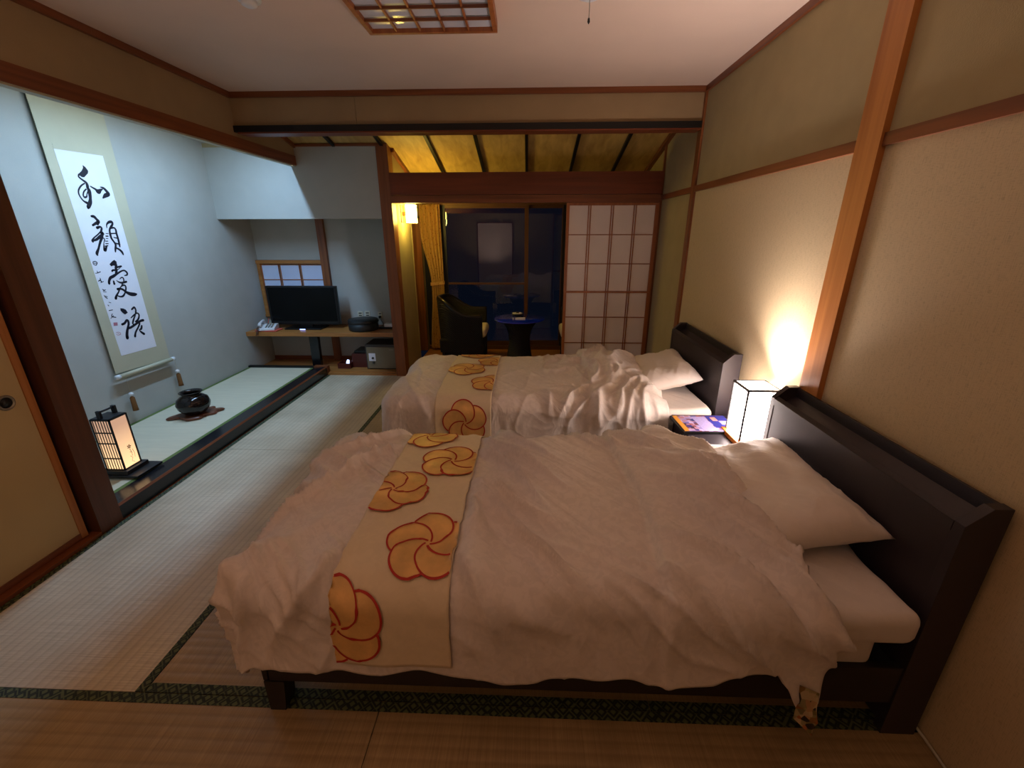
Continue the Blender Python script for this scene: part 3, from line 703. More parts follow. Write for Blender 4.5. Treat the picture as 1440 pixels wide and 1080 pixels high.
def ribbon(bm, off, seg, w=.0034):
    if len(seg) < 2: return
    A = [(bm.verts.new(off(x - w * math.cos(a), t - w * math.sin(a), .0175)), bm.verts.new(off(x + w * math.cos(a), t + w * math.sin(a), .0175))) for x, t, a in seg]
    for p, q in zip(A, A[1:]): bm.faces.new((p[0], q[0], q[1], p[1]))
make_bed(.965, 'near single bed with dark plum headboard and black legs, closest to the viewer', 'near', wr_near, 1.7, False,
         [(-.307, -.345, .35), (-.50, -.065, .9), (-.315, .16, .2), (-.47, .42, 1.1), (-.535, -.60, .5)])
make_bed(2.43, 'far single bed with dark plum headboard, beyond the nightstand', 'far', wr_far, 8.3, True,
         [(-.375, -.62 + .0, .5), (-.235, -.27, .2), (-.43, .0, .8), (-.24, .21, .3), (-.40, .45, 1.0)])
# ------------------------------------------------------------------ hanging scroll
sc = empty('hanging_scroll', (-3.085, 3.21, .46), 0, 'tall hanging scroll with four large brush-written characters on the blue-lit alcove wall', 'scroll')
def sheet(name, m, poly_yz, x0, x1, parent): return prism(name, m, poly_yz, 'x', x0, x1, parent)
sheet('mount', 'mount', [(2.965, .50), (3.475, .48), (3.475, 2.44), (2.965, 2.44)], -3.086, -3.083, sc)
sheet('paper', 'paper', [(3.05, .618), (3.375, .610), (3.375, 2.055), (3.03, 2.045)], -3.083, -3.0815, sc)
sheet('top_band', 'mount', [(3.03, 2.015), (3.375, 2.025), (3.375, 2.056), (3.03, 2.046)], -3.0815, -3.0810, sc)
tube('top_rod', 'wood_dark', [(-3.088, 2.955, 2.445), (-3.088, 3.485, 2.445)], .008, sc)
rod = tube('bottom_rod', 'mount', [(-3.068, 2.965, .477), (-3.068, 3.475, .470)], .016, sc, 14)
for y, z in ((2.957, .477), (3.483, .470)): tube('rod_end', 'ceramic', [(-3.068, y - .014, z), (-3.068, y + .014, z)], .018, rod, 14)
def catmull(p, n=6):
    if len(p) < 3: return p
    q = [p[0]] + list(p) + [p[-1]]; out = []
    for i in range(1, len(q) - 2):
        for k in range(n):
            t = k / n
            out.append(tuple(.5 * ((2 * q[i][c]) + (-q[i - 1][c] + q[i + 1][c]) * t + (2 * q[i - 1][c] - 5 * q[i][c] + 4 * q[i + 1][c] - q[i + 2][c]) * t * t + (-q[i - 1][c] + 3 * q[i][c] - 3 * q[i + 1][c] + q[i + 2][c]) * t ** 3) for c in range(3)))
    out.append(tuple(p[-1])); return out
def brush(name, m, strokes, blobs, parent, x=-3.0808):
    bm = bmesh.new(); zo = 0
    for s in strokes:
        p = catmull(s); L = []; zo += .00001
        for i, (y, z, w) in enumerate(p):
            a = p[max(i - 1, 0)]; b = p[min(i + 1, len(p) - 1)]; dy, dz = b[0] - a[0], b[1] - a[1]; n = math.hypot(dy, dz) or 1
            L.append((bm.verts.new((x + zo, y - dz / n * w / 2, z + dy / n * w / 2)), bm.verts.new((x + zo, y + dz / n * w / 2, z - dy / n * w / 2))))
        for a, b in zip(L, L[1:]): bm.faces.new((a[0], b[0], b[1], a[1]))
        for (y, z, w) in (p[0], p[-1]):
            vs = [bm.verts.new((x + zo, y + w / 2 * math.cos(k * math.pi / 5), z + w / 2 * math.sin(k * math.pi / 5))) for k in range(10)]; bm.faces.new(vs)
    for pl in blobs: bm.faces.new([bm.verts.new((x + .0004, y, z)) for y, z in pl])
    return fin(name, bm, m, parent)
INK_STROKES=[[(3.1479,1.8778,0.0101),(3.1425,1.8619,0.0118),(3.1611,1.8454,0.0136),(3.1811,1.8319,0.0172),(3.1867,1.8168,0.0208),(3.1837,1.7977,0.0208)],[(3.1837,1.7977,0.0173),(3.1882,1.7791,0.0261),(3.1849,1.7535,0.0244),(3.1797,1.7276,0.0209),(3.169,1.7013,0.0278),(3.1461,1.6712,0.0259),(3.1421,1.6646,0.0172)],[(3.1692,1.823,0.0086),(3.1408,1.8063,0.0102),(3.1143,1.7791,0.0108),(3.1056,1.7537,0.0107),(3.1111,1.7292,0.0101),(3.1249,1.7081,0.0119),(3.1458,1.6967,0.0189)],[(3.1694,1.787,0.0086),(3.1475,1.7695,0.0096),(3.1345,1.7465,0.0102),(3.1403,1.7328,0.013),(3.1565,1.7387,0.0103),(3.1639,1.755,0.0069),(3.1767,1.7718,0.0087)],[(3.2088,1.8078,0.0088),(3.2242,1.7997,0.0123),(3.2399,1.7914,0.016),(3.2559,1.7783,0.0323),(3.2768,1.7897,0.0181),(3.2948,1.7978,0.0073)],[(3.2836,1.8098,0.0072),(3.305,1.8052,0.0165),(3.322,1.787,0.0222),(3.3312,1.7678,0.026),(3.3037,1.7558,0.0276),(3.2782,1.7375,0.0091)],[(3.1478,1.6105,0.0146),(3.1657,1.6081,0.0213),(3.178,1.5931,0.0198),(3.1875,1.5749,0.0249),(3.1605,1.5621,0.0181),(3.1378,1.551,0.0146)],[(3.1893,1.5749,0.0199),(3.1759,1.5562,0.0132)],[(3.165,1.5344,0.0198),(3.1882,1.5408,0.015),(3.198,1.5331,0.0134),(3.1915,1.519,0.0151),(3.1798,1.5002,0.0133)],[(3.1801,1.5065,0.01),(3.1481,1.4847,0.0092),(3.1176,1.4664,0.0104),(3.0994,1.4481,0.0145),(3.1014,1.4388,0.0097)],[(3.1,1.445,0.0097),(3.1351,1.4568,0.0181),(3.166,1.4752,0.0199),(3.1972,1.4939,0.0168)],[(3.1922,1.5002,0.0201),(3.178,1.4688,0.0201),(3.1511,1.4314,0.0166),(3.1279,1.3943,0.0158),(3.1052,1.3636,0.0213),(3.1044,1.351,0.0131)],[(3.1815,1.4688,0.0084),(3.1952,1.4559,0.0084),(3.1812,1.4308,0.0061),(3.1723,1.3992,0.0134),(3.173,1.3799,0.0219),(3.1942,1.4049,0.0119)],[(3.2194,1.4954,0.0048),(3.2377,1.4953,0.0048)],[(3.2133,1.4773,0.0085),(3.2297,1.4772,0.0085)],[(3.2076,1.4605,0.0047),(3.224,1.4603,0.0048)],[(3.1981,1.4432,0.0061),(3.2162,1.4428,0.0061)],[(3.194,1.4257,0.0068),(3.2139,1.4252,0.0068)],[(3.1845,1.4084,0.0084),(3.2054,1.411,0.0085)],[(3.2402,1.5351,0.0061),(3.2459,1.5573,0.0102),(3.2679,1.5735,0.0172),(3.2908,1.5755,0.0209),(3.2935,1.5612,0.0157),(3.2757,1.5418,0.0173),(3.258,1.5225,0.0138),(3.2519,1.4937,0.0172),(3.2522,1.4616,0.0156),(3.2632,1.4387,0.0139),(3.2706,1.4157,0.0158),(3.2588,1.3866,0.0157),(3.2522,1.3671,0.0105)],[(3.2724,1.5322,0.0104),(3.2961,1.5356,0.0122),(3.3069,1.5227,0.0141),(3.3046,1.4935,0.0159),(3.3051,1.4609,0.0159),(3.3036,1.428,0.016),(3.3005,1.4017,0.0107)],[(3.2599,1.4953,0.0086),(3.3057,1.4968,0.0088)],[(3.2731,1.4678,0.007),(3.3051,1.4609,0.0089)],[(3.2674,1.4288,0.0105),(3.306,1.4181,0.0107)],[(3.2704,1.3927,0.0123),(3.2927,1.3787,0.016),(3.3064,1.3615,0.0179),(3.3106,1.3446,0.0108)],[(3.2288,1.273,0.0146),(3.2164,1.2523,0.0194),(3.2144,1.2307,0.0194),(3.2024,1.2162,0.0113)],[(3.2249,1.2563,0.013),(3.2456,1.2594,0.0131),(3.2643,1.2612,0.0132)],[(3.1802,1.2335,0.0143),(3.189,1.239,0.0128),(3.2061,1.2376,0.0129),(3.2325,1.2417,0.0059),(3.2541,1.2525,0.0039)],[(3.1274,1.1493,0.0188),(3.1335,1.1671,0.0189),(3.1505,1.1869,0.0205),(3.1782,1.1967,0.0208),(3.2152,1.212,0.0146),(3.2565,1.2273,0.0115),(3.2825,1.2283,0.0117),(3.2972,1.2111,0.0151),(3.2919,1.1956,0.0118),(3.2705,1.1928,0.006)],[(3.1677,1.1604,0.0128),(3.1666,1.1418,0.016)],[(3.1919,1.1642,0.0039),(3.2055,1.1517,0.0098),(3.2314,1.1426,0.0148),(3.2697,1.1465,0.0151)],[(3.221,1.1706,0.0049),(3.2409,1.1813,0.0082),(3.253,1.1738,0.0099),(3.2482,1.1488,0.0099),(3.2222,1.1262,0.0066)],[(3.2111,1.1147,0.0082),(3.2363,1.1246,0.0116),(3.252,1.1164,0.0117),(3.2483,1.0943,0.0133),(3.2317,1.0673,0.0116),(3.2102,1.0476,0.0148),(3.1872,1.0444,0.0114),(3.1652,1.0538,0.0097)],[(3.1811,1.1009,0.0194),(3.2029,1.1014,0.0163),(3.2249,1.0907,0.0165),(3.247,1.0686,0.02),(3.279,1.0513,0.0288),(3.3117,1.0453,0.0258),(3.3253,1.0451,0.0138)],[(3.2055,1.109,0.0098),(3.1813,1.0803,0.0113),(3.1549,1.0552,0.0161),(3.1437,1.0378,0.0208)],[(3.1321,0.8438,0.018),(3.1541,0.8485,0.0182),(3.177,0.8654,0.0183),(3.1881,0.8571,0.0184),(3.1836,0.8334,0.0184),(3.1683,0.8088,0.0183),(3.1546,0.7839,0.0229),(3.1443,0.7584,0.0243),(3.1407,0.7375,0.0259)],[(3.1673,0.8059,0.0183),(3.1921,0.8068,0.0185),(3.2236,0.8159,0.0172),(3.2644,0.8295,0.0175),(3.297,0.8389,0.0193),(3.3195,0.8393,0.0195)],[(3.2473,0.9384,0.0125),(3.2724,0.9496,0.0158),(3.2801,0.9298,0.0127),(3.2732,0.9093,0.0158)],[(3.2195,0.8772,0.0078),(3.2493,0.8918,0.0126),(3.282,0.903,0.0111),(3.2957,0.8896,0.0128),(3.2887,0.8689,0.0144),(3.2714,0.8502,0.0159),(3.2503,0.8417,0.0142)],[(3.2628,0.8893,0.0095),(3.2457,0.8707,0.0126),(3.2294,0.849,0.0156),(3.2208,0.8289,0.0109),(3.2434,0.8212,0.011)],[(3.2796,0.8202,0.0144),(3.2558,0.7934,0.0143),(3.2235,0.7624,0.0157),(3.2085,0.7342,0.0188)],[(3.2909,0.7988,0.0161),(3.2803,0.7786,0.0177),(3.2601,0.7734,0.0064),(3.2747,0.7511,0.0161),(3.2916,0.7344,0.0195)]]
INK_BLOBS=[[(3.1956,1.9418),(3.2115,1.9316),(3.225,1.9085),(3.2176,1.892),(3.1811,1.863),(3.1635,1.8627),(3.148,1.8732),(3.1495,1.8826),(3.1753,1.9025),(3.1927,1.9231)],[(3.222,1.3104),(3.237,1.2972),(3.2323,1.2728),(3.224,1.2641),(3.2036,1.2717),(3.1846,1.2669),(3.174,1.2814),(3.1991,1.2996)],[(3.1557,0.9628),(3.1802,0.9557),(3.1968,0.9439),(3.2058,0.9196),(3.1786,0.9107),(3.1632,0.9256),(3.1515,0.9456)]]
INK_SMALL=[[(3.0558,1.3059,0.0055),(3.0744,1.3086,0.0056),(3.0841,1.2987,0.0056),(3.0717,1.2832,0.0056),(3.0561,1.2897,0.0055),(3.0549,1.3033,0.0055)],[(3.0613,1.2964,0.0044),(3.0809,1.2962,0.0045)],[(3.0473,1.2289,0.0033),(3.0643,1.2297,0.005),(3.0886,1.2353,0.0051)],[(3.064,1.2429,0.0039),(3.067,1.2305,0.005)],[(3.0698,1.1927,0.0045),(3.0703,1.1815,0.0068),(3.0512,1.1735,0.0056)],[(3.0635,1.1795,0.0056),(3.0729,1.1713,0.0068),(3.0669,1.1624,0.0045)],[(3.0698,1.1621,0.0045),(3.0882,1.1674,0.0045)],[(3.0642,1.1151,0.0045),(3.071,1.1058,0.0079),(3.0842,1.1081,0.0046)],[(3.0619,1.0973,0.0034),(3.0852,1.0926,0.004)],[(3.0605,1.0714,0.0045),(3.0672,1.058,0.0068),(3.0782,1.0462,0.0057)],[(3.0699,1.0662,0.004),(3.0824,1.0587,0.004)],[(3.0802,1.0188,0.0035),(3.0941,1.0126,0.0046)],[(3.0677,1.0005,0.0057),(3.0715,0.993,0.0046)],[(3.0625,0.9608,0.0052),(3.0912,0.9606,0.0052)],[(3.0803,0.9343,0.0046),(3.0695,0.9157,0.0069),(3.0992,0.9037,0.0059)],[(3.057,0.9034,0.004),(3.0848,0.9188,0.0047)]]
SEAL_BLOB=[[(3.0671,0.8707),(3.0982,0.8657),(3.093,0.8428),(3.0617,0.8469)]]
SEAL_LINES=[[(3.0658,0.7957,0.0029),(3.085,0.7938,0.003),(3.0972,0.7844,0.003),(3.0915,0.7735,0.003),(3.0698,0.7743,0.0029),(3.0644,0.7857,0.0029)],[(3.074,0.7866,0.0029),(3.0881,0.7774,0.003)]]
brush('brush_writing', 'ink', INK_STROKES, INK_BLOBS, sc)
brush('signature', 'ink', INK_SMALL, [], sc)['kind'] = 'stuff'
brush('seal_mark', 'seal', SEAL_LINES, SEAL_BLOB, sc)['kind'] = 'stuff'
for (y, z) in ((3.02, .30), (3.50, .335)):
    wt = empty('scroll_weight', (-3.07, y, z))
    tag(wt, 'small white-capped scroll weight with a brown tassel, %s of the two on the alcove wall' % ('left' if y < 3.2 else 'right'), 'scroll weight', 'scroll weights')
    tube('cord', 'mount', [(0, 0, .17), (0, 0, .03)], .0012, wt, 6, False)
    lathe('cap', 'ceramic', [(.001, .036), (.014, .03), (.018, .018), (.014, .006), (.001, .002)], wt, n=16, world=False)
    lathe('tassel', 'tassel', [(.004, .004), (.016, -.01), (.018, -.09), (.020, -.115), (.001, -.118)], wt, n=14, world=False)
# ------------------------------------------------------------------ pot on root-wood stand
st = empty('root_wood_stand', (-2.72, 3.17, .0805), R(38), 'flat lobed brown root-wood stand under the dark pot, on the alcove mat', 'stand')
bm = bmesh.new(); pts = []
lobes = [(0, .20), (22, .13), (45, .19), (66, .10), (95, .12), (120, .10), (150, .15), (180, .20), (200, .12), (225, .13), (250, .17), (275, .17), (298, .11), (325, .16), (345, .15)]
N = 90
def lob(a):
    for i in range(len(lobes)):
        a0, r0 = lobes[i]; a1, r1 = lobes[(i + 1) % len(lobes)]; a1 += 360 if a1 <= a0 else 0
        aa = a if a >= a0 else a + 360
        if a0 <= aa <= a1: return r0 + (r1 - r0) * sm((aa - a0) / (a1 - a0))
    return .14
lay = []
for sc_, z in ((.93, .0), (1.0, .008), (.99, .018), (.93, .024)):
    lay.append([bm.verts.new((lob(360 * i / N) * sc_ * math.cos(2 * math.pi * i / N), lob(360 * i / N) * .72 * sc_ * math.sin(2 * math.pi * i / N), z)) for i in range(N)])
for A, B in zip(lay, lay[1:]):
    for i in range(N): bm.faces.new((A[i], A[(i + 1) % N], B[(i + 1) % N], B[i]))
bm.faces.new(lay[0][::-1]); bm.faces.new(lay[-1]); fin('slab', bm, 'burl', st, world=False)
pot = lathe('pot', 'glaze', [(.062, 0), (.085, .015), (.112, .05), (.120, .085), (.108, .125), (.080, .148), (.066, .156), (.064, .166), (.080, .178), (.082, .184), (.076, .185), (.058, .172), (.056, .160), (.075, .145), (.095, .10), (.06, .02), (.002, .015)], None, (0, 0, 0), 48)
pot.location = (-2.72, 3.17, .1055); tag(pot, 'round dark brown glazed pot with a flared rim, on the root-wood stand', 'pot')
# ------------------------------------------------------------------ andon lantern
an = empty('paper_lantern', (-2.51, 2.285, .0900), 0, 'glowing andon paper lantern with dark lattice sides, beside the dark pillar', 'lantern')
box('base_plate', 'beddark', -.12, .15, -.085, .105, 0, .014, an, .002, False); box('base_block', 'beddark', -.085, .085, -.075, .08, .014, .04, an, .003, False)
bz, tz = .042, .365
for sx in (-.06, .052):
    for sy in (-.06, .052): box('corner_post', 'beddark', sx, sx + .008, sy, sy + .008, .036, tz + .008, an, 0, False)
for z in (bz - .004, tz): 
    for b in ((-.06, .06, -.06, -.052), (-.06, .06, .052, .06), (-.06, -.052, -.052, .052), (.052, .06, -.052, .052)): box('frame_bar', 'beddark', *b, z, z + .008, an, 0, False)
for b in ((.0535, .0555, -.052, .052), (-.0555, -.0535, -.052, .052), (-.052, .052, -.0555, -.0535), (-.052, .052, .0535, .0555)): box('paper_panel', 'andon', *b, bz + .004, tz, an, 0, False)
for i in range(6): box('lattice_bar', 'beddark', -.045 + i * .0165, -.0415 + i * .0165, -.0595, -.0565, bz + .004, tz, an, 0, False)
for z in (.115, .215, .285): box('lattice_bar', 'beddark', -.052, .052, -.0605, -.0565, z, z + .007, an, 0, False)
for i in range(6): box('lattice_bar', 'beddark', -.0595, -.0565, -.045 + i * .0165, -.0415 + i * .0165, bz + .004, tz, an, 0, False)
box('top_plate', 'beddark', -.056, .056, -.056, .056, tz + .002, tz + .012, an, 0, False)
for s in (-.056, .040): box('handle_post', 'beddark', -.012, .012, s, s + .016, tz + .008, tz + .06, an, .002, False)
tube('handle_bar', 'beddark', [(0, -.05, tz + .05), (0, .05, tz + .05)], .006, an, 8, False)
# flower and brush mark printed on the paper
bm = bmesh.new()
def dab(pts, w):
    L = []
    for i, (y, z) in enumerate(pts):
        a = pts[max(i - 1, 0)]; b = pts[min(i + 1, len(pts) - 1)]; dy, dz = b[0] - a[0], b[1] - a[1]; n = math.hypot(dy, dz) or 1
        ww = w * (1 - .4 * i / len(pts)); L.append((bm.verts.new((.0561, y - dz / n * ww, z + dy / n * ww)), bm.verts.new((.0561, y + dz / n * ww, z - dy / n * ww))))
    for a, b in zip(L, L[1:]): bm.faces.new((a[0], b[0], b[1], a[1]))
for a in range(5):
    c, s = math.cos(a * 1.256), math.sin(a * 1.256); dab([(.012 + c * .003, .165 + s * .003), (.012 + c * .014, .165 + s * .014)], .0035)
dab([(.012, .15), (.018, .12), (.016, .10)], .0015); dab([(.028, .14), (.034, .11), (.030, .085)], .0012); dab([(.002, .105), (.014, .09), (.004, .07), (.02, .058)], .0012); dab([(.006, .13), (.018, .125)], .0015)
M['print'] = plain('brown_printed_flower', (104, 60, 44), .8, bd=0)
fin('printed_flower', bm, 'print', an, world=False)
# ------------------------------------------------------------------ desk board, television and things around it
dk_ = empty('desk_shelf', (-2.28, 4.78, .03), 0, 'long honey-brown wall shelf with a black support, carrying the television', 'shelf')
box('shelf_board', 'desk', XT + .001, -1.446, 4.565, 5.014, .42, .466, dk_, .003)
prism('support_leg', 'black', [(-2.455, .03), (-2.362, .03), (-2.352, .42), (-2.452, .42)], 'y', 4.645, 4.70, dk_)
tv = empty('television', (-2.53, 4.80, .4665), R(0), 'black flat-screen television on the wall shelf', 'television')
bm = bmesh.new(); bx(bm, -.40, .40, -.022, .022, .045, .475, .006); fin('housing', bm, 'plastic_k', tv, world=False)
box('screen', 'screen', -.375, .375, -.0235, -.0215, .085, .455, tv, 0, False)
box('speaker_bar', 'plastic_k', -.37, .37, -.026, -.02, .045, .068, tv, .002, False)
box('neck', 'plastic_k', -.07, .07, -.01, .03, .015, .06, tv, .003, False)
bm = bmesh.new(); bx(bm, -.21, .21, -.11, .10, 0, .016, .006); fin('stand_base', bm, 'plastic_k', tv, world=False)
box('indicator_light', 'led_blue', -.03, .03, -.112, -.109, .005, .009, tv, 0, False)
rl = box('indicator_light', 'led_red', -.385, -.378, -.026, -.022, .05, .056, tv, 0, False); rl['label'] = 'red standby light'
# phone
cc = box('table_mat', 'coral', -.12, .12, -.075, .075, 0, .012, None, .005, False); cc.location = (-2.895, 4.655, .4665); tag(cc, 'coral pink folded cloth under the telephone', 'cloth')
ph = empty('telephone', (-2.90, 4.66, .479), R(12), 'white desk telephone with a coiled cord on the left end of the shelf', 'telephone')
prism('body', 'plastic_w', [(-.08, 0), (.08, 0), (.08, .052), (.02, .05), (-.08, .022)], 'x', -.085, .085, ph, False, .004)
tube('handset', 'plastic_w', [(-.062, -.075, .05), (-.062, -.06, .072), (-.062, 0, .085), (-.062, .06, .085), (-.062, .08, .066)], [.02, .017, .013, .017, .021], ph, 12, False)
bm = bmesh.new()
for i in range(3):
    for j in range(4): bx(bm, -.015 + i * .028, .003 + i * .028, -.06 + j * .027, -.043 + j * .027, .03 + j * .0075, .038 + j * .0075, .002, 1)
kp = fin('keypad', bm, 'metal', ph, world=False); kp['kind'] = 'stuff'
tube('coiled_cord', 'navy', [(-.075 + .012 * math.sin(a * 1.7) - .02 * (a / 22), -.085 - .010 * math.cos(a * 1.7) - .018 * (a / 22), .045 - .0042 * a) for a in [k * .5 for k in range(44)]], .0028, ph, 6, False)
nb = empty('notepad_holder', (-3.02, 4.80, .4665), R(20), 'small dark notepad holder with a pen at the left end of the shelf', 'holder')
box('tray', 'navy', -.045, .045, -.05, .05, 0, .03, nb, .004, False); box('notepad', 'plastic_w', -.035, .035, -.035, .035, .03, .042, nb, .001, False)
tube('pen', 'coral', [(.03, .0, .04), (.045, .02, .10)], .004, nb, 8, False)
ob = empty('round_box', (-1.85, 4.745, .4665), 0, 'round black leatherette box with a lid, right of the television', 'box')
lathe('body', 'leather', [(.158, 0), (.162, .006), (.162, .088)], ob, world=False, n=48); lathe('lid', 'leather', [(.164, .082), (.165, .086), (.165, .112), (.16, .118), (.001, .12)], ob, world=False, n=48)
bm = bmesh.new()
rt = empty('modem', (-1.575, 4.84, .4665), 0, 'white box lying on a black tray at the right end of the shelf', 'modem')
box('tray', 'plastic_k', -.115, .11, -.07, .1, 0, .02, rt, .003, False); box('case', 'plastic_w', -.055, .055, -.06, .04, .02, .055, rt, .004, False); box('upright_case', 'plastic_k', .062, .108, -.06, .08, .02, .07, rt, .003, False)
for i, (x, z, wd, s) in enumerate(((-1.984, .586, .06, 'leftmost'), (-1.898, .589, .06, 'second'), (-1.747, .58, .05, 'third'), (-1.60, .58, .04, 'rightmost'))):
    oo = empty('wall_outlet', (x, 5.03, z), 0, 'ivory outlet plate above the shelf, %s of four%s' % (s, ', with a plug in it' if i == 2 else ''), 'outlet', 'outlet plates above the shelf')
    box('plate', 'outlet', -wd / 2, wd / 2, -.008, 0, -.036, .036, oo, .002, False)
    for dz in (-.014, .014): box('socket', 'safed', -wd / 2 + .012, wd / 2 - .012, -.0095, -.0075, dz - .006, dz + .006, oo, 0, False)
    if i == 2:
        box('plug', 'plastic_k', -.012, .012, -.04, -.009, -.03, -.008, oo, .003, False)
        tube('flex', 'plastic_k', [(0, -.035, -.02), (-.01, -.05, -.06), (-.03, -.06, -.113)], .003, oo, 6, False); tube('flex', 'plastic_k', [(0, -.035, -.02), (.03, -.06, -.07), (.07, -.07, -.113)], .003, oo, 6, False)
# safe and lacquer boxes beneath
sf = empty('safe', (-1.64, 4.78, .0305), 0, 'grey-khaki steel safe with a white lock label, on the floor under the shelf', 'safe')
box('body', 'safed', -.185, .185, -.14, .15, 0, .285, sf, .004, False); dr = box('door', 'safe', -.168, .178, -.158, -.14, .012, .258, sf, .006, False)
box('lock_label', 'paper', -.145, -.07, -.1595, -.1578, .10, .19, dr, 0, False); lathe('key_knob', 'metal', [(.001, 0), (.001, 0)], dr) if False else None
bm = bmesh.new(); bmesh.ops.create_cone(bm, cap_ends=True, segments=18, radius1=.013, radius2=.011, depth=.014, matrix=Matrix.Translation((-.10, -.166, .135)) @ Matrix.Rotation(R(90), 4, 'X')); fin('key_knob', bm, 'safed', dr, world=False)
box('key_tag', 'safed', -.108, -.085, -.168, -.160, .07, .10, dr, .002, False); box('maker_plate', 'metal', .09, .14, -.1592, -.1578, .225, .237, dr, .002, False)
lb = empty('lacquer_box', (-1.93, 4.82, .0305), 0, 'dark red lacquer box with a black lid, left of the safe', 'box')
box('body', 'redwood', -.085, .10, -.12, .12, 0, .16, lb, .004, False); box('lid', 'plastic_k', -.06, .10, -.10, .12, .16, .19, lb, .006, False)
lt = empty('lacquer_tray', (-2.08, 4.70, .0305), 0, 'low dark red lacquer tray at the left of the red box', 'tray')
box('tray_base', 'redwood', -.085, .06, -.06, .09, 0, .012, lt, .002, False)
for b in ((-.085, .06, -.06, -.052), (-.085, .06, .082, .09), (-.085, -.077, -.052, .082), (.052, .06, -.052, .082)): box('rim', 'redwood', *b, .012, .06, lt, .001, False)
mp = empty('pocket_torch', (-2.065, 4.69, .0430), 0, 'small white glowing object standing in the red lacquer tray', 'torch')
prism('face', 'led_white', [(-.022, .02), (.014, .02), (.022, .075), (.0, .082), (-.012, .06)], 'y', -.004, .004, mp, False); box('base', 'navy', -.028, .028, -.015, .015, 0, .02, mp, .002, False)
# ------------------------------------------------------------------ sunroom: sconce, curtain, chairs, table
so = empty('wall_sconce', (-1.335, 4.83, 1.683), 0, 'glowing square glass wall sconce with dark edges, left of the curtain', 'sconce')
box('back_plate', 'alu', 0, .008, -.06, .06, -.085, .085, so, .002, False)
box('glass_shade', 'sconce', .055, .140, -.065, .065, -.088, .088, so, .002, False)
for x in (.052, .139):
    for y in (-.068, .064): box('edge_bar', 'plastic_k', x, x + .005, y, y + .005, -.096, .096, so, 0, False)
for z in (-.096, .090):
    for b in ((.052, .144, -.07, -.064), (.052, .144, .064, .07), (.05, .056, -.064, .064), (.138, .144, -.064, .064)): box('edge_bar', 'alu', *b, z, z + .006, so, 0, False)
box('arm', 'alu', .008, .052, -.01, .01, -.02, .02, so, 0, False)
def cu(u, v):
    z = .03 + (1.82 - .03) * v
    tie = .88
    k = .62 + .38 * sm(abs(z - tie) / .65) if z > tie else .62 + .2 * sm((tie - z) / .8)
    xr_ = -1.085; xl_ = xr_ - .245 * k
    a = u * 2 * math.pi * 5.5
    return Vector((xl_ + (xr_ - xl_) * u + .006 * math.sin(a * 2 + z * 3) - -.0, 5.60 + .028 * k * math.sin(a + .4 * math.sin(z * 3)), z))
ct = link('curtain', grid_mesh('curtain', 90, 60, cu), 'curtain'); s3 = ct.modifiers.new('thickness', 'SOLIDIFY'); s3.thickness = .003
tag(ct, 'gold patterned curtain tied back at the left edge of the dark window', 'curtain')
def tb(u, v):
    a = u * 2 * math.pi; return Vector((-1.161 + .092 * math.cos(a), 5.60 + .036 * math.sin(a), .865 + .04 * v + .01 * math.cos(a)))
link('tieback', grid_mesh('tieback', 40, 3, tb), 'curtain', ct)
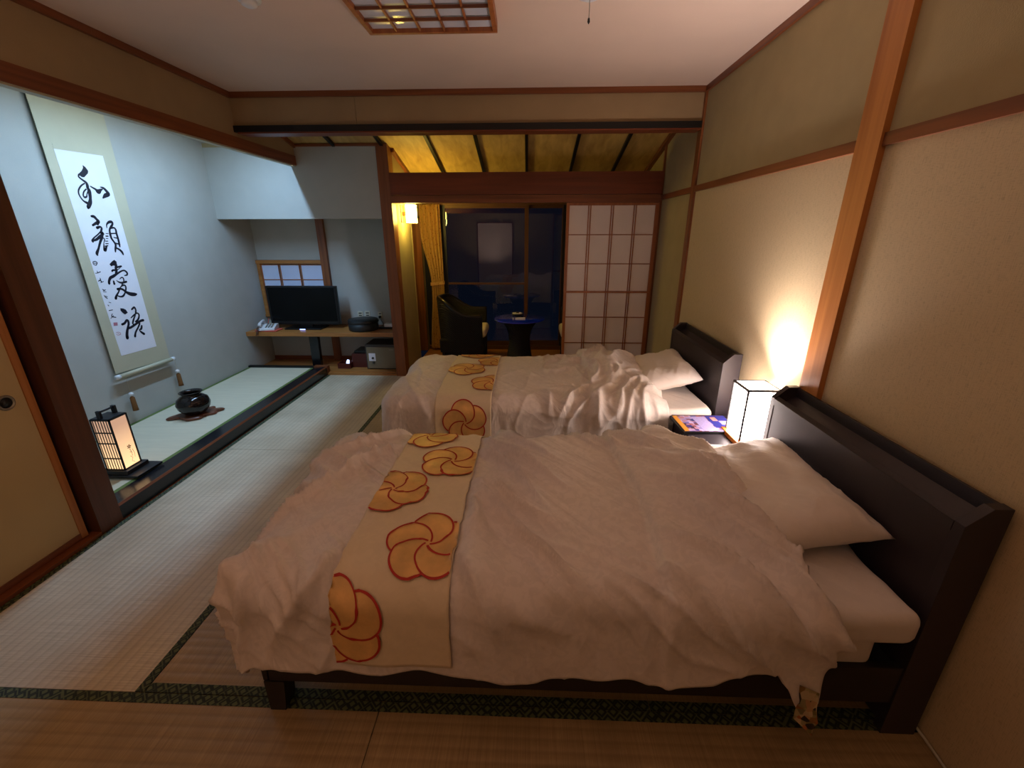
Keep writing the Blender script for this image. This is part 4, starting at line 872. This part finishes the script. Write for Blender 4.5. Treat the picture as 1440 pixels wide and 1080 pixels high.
def make_chair(loc, rz, label):
    ch = empty('rattan_chair', loc, rz, label, 'chair', 'rattan armchairs in the sunroom')
    n = 64; bm = bmesh.new()
    def plan(a, off):  # a from -1 to 1, U open to +x
        if abs(a) < .62:
            th = math.pi + a / .62 * math.pi / 2; return ((.27 - off) * math.cos(th) - .02, (.30 - off) * math.sin(th) * (1 if True else 1))
        s = (abs(a) - .62) / .38; return (-.02 + s * .27, math.copysign(.30 - off, -a))
    def top(a): return .785 - .17 * sm((abs(a) - .25) / .55)
    rows_ = 16; outer, inner = [], []
    for off, store in ((0, outer), (.045, inner)):
        for i in range(n + 1):
            a = -1 + 2 * i / n; colv = []
            for j in range(rows_ + 1):
                f_ = j / rows_; z = .06 + (top(a) - .06) * f_; x, y = plan(a, off + .035 * (1 - f_))
                colv.append(bm.verts.new((x, y, z)))
            store.append(colv)
    for i in range(n):
        for j in range(rows_):
            bm.faces.new((outer[i][j], outer[i + 1][j], outer[i + 1][j + 1], outer[i][j + 1])); bm.faces.new((inner[i][j], inner[i][j + 1], inner[i + 1][j + 1], inner[i + 1][j]))
        bm.faces.new((outer[i][-1], outer[i + 1][-1], inner[i + 1][-1], inner[i][-1])); bm.faces.new((outer[i][0], inner[i][0], inner[i + 1][0], outer[i + 1][0]))
    for i in (0, n):
        for j in range(rows_): bm.faces.new((outer[i][j], outer[i][j + 1], inner[i][j + 1], inner[i][j]))
    fin('woven_shell', bm, 'rattan', ch, world=False, smooth=True)
    tube('rim', 'plastic_k', [(*plan(-1 + 2 * i / n, .022), top(-1 + 2 * i / n) + .006) for i in range(n + 1)], .024, ch, 10, False)
    box('seat', 'rattan', -.24, .25, -.25, .25, .20, .36, ch, .02, False)
    bm = bmesh.new(); bx(bm, -.16, .285, -.205, .205, .365, .47, .04, 5); fin('seat_cushion', bm, 'sheet', ch, world=False, smooth=True)
    for sx in (-.20, .22):
        for sy in (-.22, .22): lathe('leg', 'plastic_k', [(.018, 0), (.022, .2)], ch, (sx, sy, 0), 12, False)
    return ch
make_chair((-.755, 4.97, .004), 0, 'black woven rattan armchair left of the round table, its back to the curtain')
make_chair((.655, 4.97, .004), math.pi, 'black rattan armchair right of the round table, mostly hidden by the shoji door')
tbx = empty('side_table', (-.095, 4.80, .004), 0, 'round table with a vivid blue glass top on a black waisted rattan drum', 'table')
lathe('woven_base', 'rattan', [(.165, 0), (.155, .08), (.135, .2), (.118, .32), (.125, .42), (.15, .49), (.20, .555), (.215, .575)], tbx, world=False, n=40)
lathe('glass_top', 'blueglass', [(.278, .577), (.282, .58), (.282, .586), (.278, .589)], tbx, world=False, n=48)
at_ = empty('ashtray', (-.12, 4.93, .594), 0, 'black ashtray with a white rim on the blue table top', 'ashtray')
lathe('bowl', 'plastic_k', [(.045, 0), (.062, .012), (.064, .03), (.05, .026), (.001, .012)], at_, world=False); lathe('rim', 'ceramic', [(.056, .031), (.064, .033), (.03, .036), (.028, .031)], at_, world=False)
lathe('rest', 'plastic_k', [(.02, .02), (.018, .042), (.001, .045)], at_, world=False, n=16)
cd = empty('matchbox', (-.095, 4.70, .594), R(3), 'small white box with a blue end in front of the ashtray', 'box')
box('sleeve', 'plastic_w', -.075, .065, -.02, .02, 0, .022, cd, .001, False); box('end_band', 'leafb', -.058, -.046, -.0206, .0206, -.0, .0226, cd, 0, False)
# power cable along the right wall
tube('power_cable', 'outlet', [(1.235, .99, .03), (1.248, .95, .012), (1.246, .88, .006), (1.243, .80, .006), (1.236, .70, .006), (1.22, .55, .006), (1.235, .2, .006)], .0045)
tag(bpy.data.objects['power_cable'], 'thin pale power cable on the floor at the foot of the right wall', 'cable')
